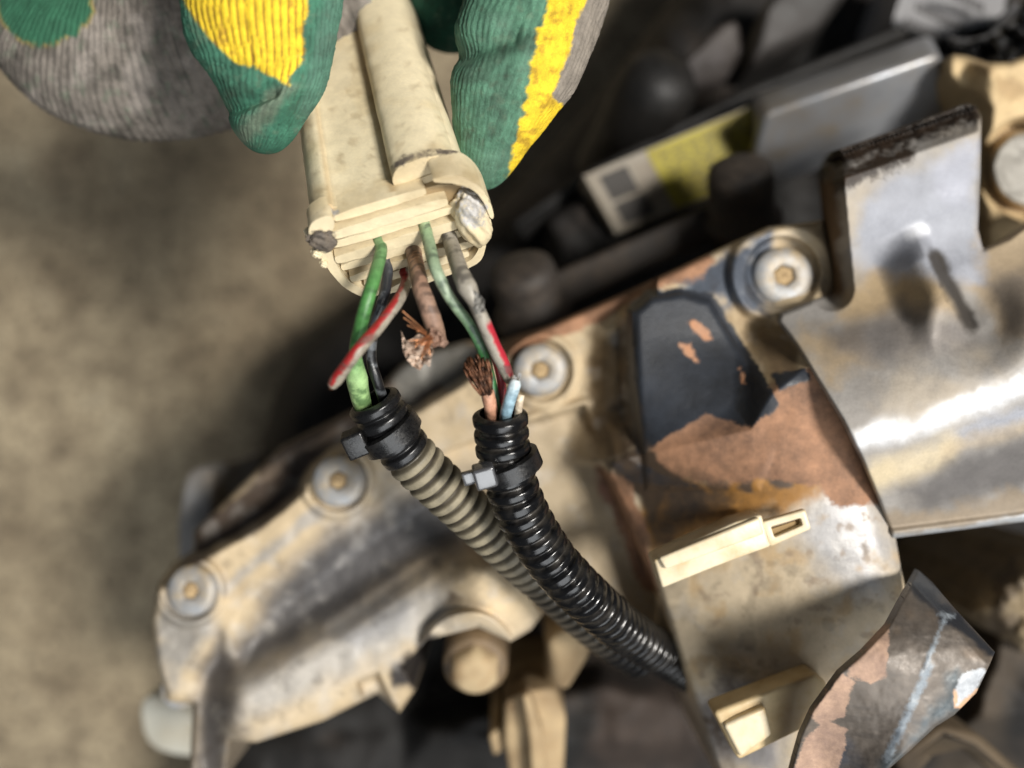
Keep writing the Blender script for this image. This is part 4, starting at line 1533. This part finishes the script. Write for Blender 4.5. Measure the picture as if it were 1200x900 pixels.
# ------------------------------------------------------------------ the connector
def connector():
    u, v, w, O = CU, CV, CW, CO

    def W(a, b, c):
        return O + u * a + v * b + w * c
    root = thing('wiring_connector', 'cream plastic wiring connector with a scorched cracked wire end, held by the glove', 'connector', O - np.array([0, 0, 20]))
    m = mat_painted('aged cream nylon connector', overlays=(
        ('burn', lin(62, 57, 53), 900, .9, .35, .7, lin(120, 108, 94)),
        ('silver', lin(205, 202, 198), 800, 1.3, .35, .28, lin(120, 116, 112))), mott=.10, fine=1700, coarse=360, bump=.22, bdist=.0003)
    cream = lin(226, 212, 178)

    def dirtcol(V, base=cream, amt=1.):
        L = V - O
        a, b, c = L @ u, L @ v, L @ w
        col = np.tile(base, (len(V), 1))
        n = fbm(a, b + c * .7, 9, 3)
        n2 = fbm(a, b + c, 3.0, 8)
        f = smooth(n * 1.6 + .1)[:, None] * .45
        col = col * (1 - f) + lin(206, 186, 144)[None] * f
        f = smooth((n2 - .35) * 2.2)[:, None] * .35
        col = col * (1 - f) + lin(150, 124, 84)[None] * f
        # browner along the channel corners, dirt towards the wire end
        k = np.exp(-((a - 1.2) / .9) ** 2) * (c < 12.3) * (b > 2)
        k = np.maximum(k, np.exp(-((a + 11.2) / .5) ** 2) * .6 * (b > 2))
        col = col * (1 - .6 * k[:, None]) + lin(150, 112, 54)[None] * .6 * k[:, None]
        g = (smooth((10 - b + 4 * n) / 9) * (.25 + .3 * (a > 1.5) * (c > 9)))[:, None]
        col = col * (1 - g) + lin(160, 140, 106)[None] * g
        burn = np.maximum(2.0 - np.sqrt((a + 15.2) ** 2 + (b + .3) ** 2 + (c - 7.5) ** 2) * .75, -8)
        burn = np.maximum(burn, .9 - np.sqrt(((a - 6.0) / 4.5) ** 2 + ((b - 5.2) / 1.3) ** 2 + ((c - 14) / 4) ** 2) + .5 * n2)
        burn = np.maximum(burn, .8 - np.sqrt(((a - 13) / 3.2) ** 2 + ((b - 6.2) / 1.0) ** 2 + ((c - 12) / 4) ** 2) + .6 * n2)
        silver = np.maximum(1.5 - np.sqrt(((a - 15.0) / 1.8) ** 2 + ((b + 1.0) / 3.6) ** 2 + ((c - 5) / 2.4) ** 2), -8)
        silver = np.maximum(silver, .9 - np.sqrt((a + 10.8) ** 2 + (b - 1.4) ** 2 + (c - 11.0) ** 2))
        return np.hstack([col, np.zeros((len(V), 1))]), np.full(len(V), .46), dict(burn=burn, silver=silver)

    def body(prof, b0, b1, nb=70, rag0=0., jit=.0, name='shell', close=True, base=cream):
        """extrude the closed profile [(a,c)] along the body from b0 to b1"""
        p = np.array(prof, float)
        # resample finely
        q = []
        for i in range(len(p)):
            s, e = p[i], p[(i + 1) % len(p)]
            k = max(1, int(np.linalg.norm(e - s) / .55))
            for t in np.arange(k) / k:
                q.append(s * (1 - t) + e * t)
        q = np.array(q)
        n = len(q)
        bs = np.linspace(0, 1, nb) ** 1.3 * (b1 - b0) + b0
        V, F = [], []
        for i, b in enumerate(bs):
            sc = 1.0
            for (aa, cc) in q:
                r = 0
                bb = b + (rag0 * fbm(aa, cc, 4, 2) * (1 - i / nb) ** 2 if rag0 else 0)
                V.append(W(aa, bb, cc))
        V = np.array(V)
        if jit:
            L = V - O
            V = V + u * (jit * fbm(L @ v, L @ w, 6, 4))[:, None] + w * (jit * fbm(L @ v, L @ u, 6, 7))[:, None]
        for i in range(nb - 1):
            for j in range(n):
                k = (j + 1) % n
                F.append([i * n + j, (i + 1) * n + j, (i + 1) * n + k, i * n + k])
        if close:
            F.append(list(range(n)))
            F.append(list(range((nb - 1) * n, nb * n))[::-1])
        c, r, at = dirtcol(V, base)
        me = mesh_from(name, V, F, c, r, at)
        import bmesh
        bm = bmesh.new(); bm.from_mesh(me)
        bmesh.ops.recalc_face_normals(bm, faces=bm.faces)
        bm.to_mesh(me); bm.free()
        me.set_sharp_from_angle(angle=math.radians(45))
        return put(name, me, m, root)

    def rnd(pts, k=1):
        return chaikin(pts, k)
    # main shell with a raised left rail and a recessed channel
    shell = [(-17, -9), (-15.5, -11.5), (14, -11.5), (16, -9), (16.4, 6), (15.2, 10.4), (12, 11.4), (1.0, 11.0), (-10.6, 10.8), (-11.0, 12.0), (-12.4, 12.4), (-15.2, 10.8), (-16.8, 7.5)]
    body(rnd(shell, 2), 3.2, 95, 80, .9, .12)
    # wide raised rib on the right half of the face
    rib = [(1.4, 10.5), (1.9, 13.6), (3.6, 14.9), (8, 15.4), (12, 14.4), (14.4, 11.6), (15.2, 8), (13, 6), (3, 8)]
    body(rnd(rib, 2), 3.9, 95, 70, 1.5, .10, 'raised_rib')
    lipr = [(9.5, 14.6), (12.6, 13.6), (15.6, 10.4), (17.0, 6), (17.0, 1), (16.0, 1), (15.8, 6), (14.4, 9.6), (11.8, 12.4), (9.4, 13.4)]
    body(rnd([(p_ + 2.0 if p_ > 12 else p_, q_) for p_, q_ in lipr], 2), -2.2, 6.5, 24, .8, .15, 'cracked_lip')
    # skirt round the wire end: left wall and underside
    skl = [(-17.2, 8.6), (-16.2, 11.2), (-13.2, 12.6), (-11.2, 12.2), (-11.4, 9.4), (-14.0, 7), (-14.6, 2), (-14.2, -5), (-11.6, -9), (-7, -10.4), (8, -10.4), (13, -9), (15, -5), (16.2, -6), (14, -10.6), (8, -12.2), (-8, -12.2), (-13, -10.6), (-16.2, -5.6)]
    body(rnd(skl, 2), -.8, 5.0, 20, .5, .2, 'end_skirt')
    # comb ridges across the wire end, one per seal row
    rows = [(10.2, -11, 7.0, 2.2, 1.0), (7.4, -13.4, 10.5, 2.5, -.4), (4.2, -13.8, 11.5, 2.2, .7), (1.2, -14, 12.5, 2.6, -.5), (-2.0, -13.8, 13, 2.2, .5), (-5.0, -13, 13, 2.3, -.2), (-8.0, -10.8, 11.5, 2.1, .4)]
    for i, (c, a0, a1, h, b0) in enumerate(rows):
        pr = [(a0, c - h / 2), (a1, c - h / 2), (a1 + .5, c), (a1, c + h / 2), (a0, c + h / 2), (a0 - .5, c)]
        body(rnd(pr, 2), b0 - .6, 6, 14, .18, .06, 'ridge')
    core = [(-14.4, -9), (-11, -11), (10, -11), (15, -6), (15.5, 8), (10, 10), (-15, 10)]
    body(core, 1.5, 5, 4, .2, 0, 'core', base=lin(118, 97, 66))
    # melted corner with a smear of bare metal
    import bmesh
    bm = bmesh.new()
    bmesh.ops.create_icosphere(bm, subdivisions=5, radius=1)
    V = np.array([q.co for q in bm.verts])
    F = [[q.index for q in f.verts] for f in bm.faces]
    bm.free()
    n = fbm(V[:, 0] * 3 + V[:, 2] * 2, V[:, 1] * 3, 2.4, 6)
    n2 = fbm(V[:, 0] * 9, V[:, 1] * 9 + V[:, 2] * 7, 3, 16)
    R = 1 + .22 * n + .06 * n2
    X = V * R[:, None]
    X = O + (X[:, 0:1] * 3.8 + 15.0) * u + (X[:, 1:2] * 4.2 + .3) * v + (X[:, 2:3] * 6.6 + 1.6) * w
    c, r, at = dirtcol(X)
    put('melted_corner', mesh_from('melt', X, F, c, r, at), m, root)
    # charred crumbs on the left corner
    X = V * (1 + .4 * n + .25 * n2)[:, None]
    X = O + (X[:, 0:1] * 2.6 - 14.4) * u + (X[:, 1:2] * .9 - .9) * v + (X[:, 2:3] * 2.4 + 7.4) * w
    c, r, at = dirtcol(X)
    at['burn'] = np.maximum(at['burn'], .8)
    put('charred_corner', mesh_from('char', X, F, c, r, at), m, root)
    for (a, b, cc, s) in ((-17.0, 0, 4, 1.1), (-17.2, 2.4, 7.5, .9), (-16.6, -1, 1.5, .8)):
        X = V * (1 + .3 * n + .2 * n2)[:, None] * s
        X = O + (X[:, 0:1] + a) * u + (X[:, 1:2] + b) * v + (X[:, 2:3] + cc) * w
        c, r, at = dirtcol(X)
        put('crumb', mesh_from('crumb', X[:], F, c, r, at), m, root)
    return root


connector()


# ------------------------------------------------------------------ the gloved hand
def glove():
    GREEN = lin(62, 112, 90)
    GREEN_SHADE = lin(30, 78, 60)  # darker green with the shade of the rear finger painted in
    YEL = lin(226, 192, 44)
    GREY = lin(116, 109, 101)
    parts = []

    def finger(ctrl, tip0, nring, nseg, flat, knit, colfn, warp=None, tipend=True, ridge=.22, circ=False):
        """ctrl rows: px, py, d, halfwidth_px"""
        c = catmull(ctrl, nring)
        C = np.array([P(x, y, d) for x, y, d, r in c])
        r = c[:, 3] * c[:, 2] / FPX
        t = np.linspace(0, 1, nring)
        if tipend:
            k = np.clip((t - tip0) / (1 - tip0), 0, .9995)
            r = r * np.sqrt(1 - k ** 2.3)

        def rf(tt, aa):
            if circ:
                ph = tt * knit + .5 * fbm(tt * 40, aa * 3, 4, 3)
            else:
                ph = aa / (2 * math.pi) * knit + .35 * fbm(tt * 30, aa * 4, 3, 3)
            kn = np.abs(np.sin(math.pi * ph))
            f = 1 + (ridge * (kn - .5) + .10 * fbm(tt * 220, aa * 30, 2.0, 5) + .5 * fbm(tt * 16, aa * 3, 2.5, 8)) / 12.
            return f
        V, F, _, tt, aa = sweep(C, r, nseg, flat, True, rfun=rf)
        if warp:
            V = warp(V, tt, aa)
        d = H - V[:, 2]
        px = V[:, 0] * FPX / d + 600
        py = 450 - V[:, 1] * FPX / d
        if circ:
            ph = tt * knit + .5 * fbm(tt * 40, aa * 3, 4, 3)
        else:
            ph = aa / (2 * math.pi) * knit + .35 * fbm(tt * 30, aa * 4, 3, 3)
        kn = np.abs(np.sin(math.pi * ph))
        parts.append((V, F, colfn(px, py, kn, tt, aa)))

    def mixc(a, b, f):
        return a * (1 - f[:, None]) + np.asarray(b)[None] * f[:, None]

    def base(px, py, kn, col, dirt=.4):
        n = fbm(px, py, 26, 7)
        c = np.tile(col, (len(px), 1))
        c = mixc(c, col * .62, smooth(n * 1.4) * .6)
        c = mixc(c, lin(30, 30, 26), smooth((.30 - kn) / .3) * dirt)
        c = mixc(c, lin(92, 110, 90), smooth((fbm(px, py, 9, 17) - .3) * 2) * .4)
        c = mixc(c, col * 1.5, smooth((fbm(px * 2.2, py * .5, 14, 27) - .2) * 1.6) * .35)
        c = mixc(c, lin(40, 38, 32), smooth((fbm(px, py, 34, 67, 5) - .15) * 1.8) * .42)
        return c

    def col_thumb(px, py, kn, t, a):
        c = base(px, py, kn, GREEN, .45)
        w = 5 * fbm(px, py, 12, 4)
        y = sdf(px + w, py + w, [(205, -400), (362, -400), (361, 0), (357, 50), (350, 84), (338, 100), (322, 92), (300, 80), (276, 74), (250, 50), (222, 14), (214, 0)])
        f = smooth(y / 4 + .5)
        yc = np.tile(YEL, (len(px), 1))
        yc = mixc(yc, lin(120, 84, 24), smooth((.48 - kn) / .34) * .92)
        yc = mixc(yc, lin(150, 104, 40), smooth((fbm(px, py, 14, 27) - .35) * 2) * .6)
        c = c * (1 - f[:, None]) + yc * f[:, None]
        g = smooth((18 - np.abs((px - 318) * .75 + (py - 122) * .66) + w) / 16) * smooth((py - 92) / 14)
        c = mixc(c, lin(112, 122, 104), g * .75)
        g = smooth((px - 372 + .2 * py + w) / 14)
        c = mixc(c, lin(84, 112, 98), g * .5)
        return c

    def warp_thumb(V, t, a):
        # folded crease under the fingertip
        d = H - V[:, 2]
        px = V[:, 0] * FPX / d + 600
        py = 450 - V[:, 1] * FPX / d
        q, tt = seg(px, py, (262, 128), (318, 108))
        V = V.copy()
        V[:, 2] -= 2.6 * np.exp(-(q / 9) ** 2)
        q, tt = seg(px, py, (285, 150), (345, 108))
        V[:, 2] += 1.6 * np.exp(-(q / 12) ** 2)
        return V
    finger([(320, -330, 200, 100), (312, -160, 178, 98), (307, -40, 170, 95), (306, 30, 169, 88), (310, 80, 171, 74), (308, 124, 176, 52), (300, 176, 184, 34)],
           .86, 300, 240, .62, 58, col_thumb, warp_thumb, ridge=.42)

    def col_index(px, py, kn, t, a):
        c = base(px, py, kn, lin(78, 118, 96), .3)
        w = 4 * fbm(px, py, 10, 4)
        # yellow band, then bare grey knit on the outer side
        xb = np.interp(py, [-300, 0, 40, 80, 120, 160, 185, 220], [700, 640, 630, 622, 616, 606, 600, 590]) + w
        xg = np.interp(py, [-300, 0, 40, 80, 110, 130, 220], [760, 686, 672, 660, 650, 660, 660]) + w
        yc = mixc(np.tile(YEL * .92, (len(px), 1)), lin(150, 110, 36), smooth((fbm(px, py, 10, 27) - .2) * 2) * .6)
        f = smooth((px - xb) / 4 + .5)
        c = c * (1 - f[:, None]) + yc * f[:, None]
        g = smooth((px - xg) / 4 + .5)
        c = mixc(c, lin(124, 116, 106), g)
        n = smooth((fbm(px, py, 40, 37) - .1) * 1.5) * (1 - f)
        c = mixc(c, lin(86, 118, 100), n * .5)
        return c

    def warp_index(V, t, a):
        d = H - V[:, 2]
        px = V[:, 0] * FPX / d + 600
        py = 450 - V[:, 1] * FPX / d
        q, tt = seg(px, py, (530, 62), (600, 40))
        V = V.copy()
        V[:, 2] -= 2.5 * np.exp(-(q / 14) ** 2)
        V[:, 0] += 2.2 * np.exp(-(q / 18) ** 2) * smooth((575 - px) / 40)
        return V
    finger([(690, -330, 215, 92), (668, -160, 200, 92), (640, -50, 190, 86), (622, 20, 185, 80), (600, 80, 183, 76), (584, 130, 184, 58), (572, 175, 187, 42), (562, 222, 191, 30)],
           .84, 240, 220, .7, 54, col_index, warp_index, ridge=.25)

    # middle finger behind, its shade put into a darker green
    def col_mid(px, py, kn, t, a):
        return base(px, py, kn, GREEN_SHADE, .4)
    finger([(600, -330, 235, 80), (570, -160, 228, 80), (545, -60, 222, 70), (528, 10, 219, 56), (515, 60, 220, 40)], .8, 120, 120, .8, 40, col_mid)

    # heel of the hand: bare grey knit with a green dipped patch
    def col_heel(px, py, kn, t, a):
        c = base(px, py, kn, GREY, .5)
        c = mixc(c, lin(150, 142, 134), smooth(fbm(px, py, 30, 47) * 1.6) * .5)
        w = 4 * fbm(px, py, 14, 4)
        s = 1 - np.hypot((px + w - 52) / 56, (py + w + 0) / 54)
        f = smooth(s / .05 + .5)
        r = smooth((.06 - np.abs(s)) / .05) * smooth((fbm(px, py, 12, 57) + .3) * 2)
        c = mixc(c, lin(44, 92, 68), f)
        c = mixc(c, lin(150, 130, 70), r * .6)
        return c
    finger([(420, -30, 216, 100), (330, 10, 216, 120), (240, 42, 216, 112), (160, 54, 216, 106), (100, 42, 216, 98), (55, 10, 216, 84), (10, -40, 216, 70), (-40, -120, 216, 56)],
           .9, 260, 160, .7, 74, col_heel, circ=True, ridge=.34)
    # palm and wrist above the frame
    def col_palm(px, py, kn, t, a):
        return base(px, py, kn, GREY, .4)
    finger([(240, -760, 250, 130), (260, -560, 245, 150), (330, -400, 235, 210), (400, -260, 226, 235), (430, -150, 222, 190), (430, -60, 222, 130)], .8, 90, 120, .5, 60, col_palm)
    V, F, c = join(parts)
    m = mat_painted('dipped knit glove', mott=.34, fine=2200, coarse=330, bump=.6, bdist=.0006, spec=.35)
    o = put('gloved_hand', mesh_from('glove', V, F, c, np.full(len(V), .72)), m)
    tag(o, 'hand in a green and yellow dipped knit work glove pinching the cream connector', 'gloved hand')


glove()
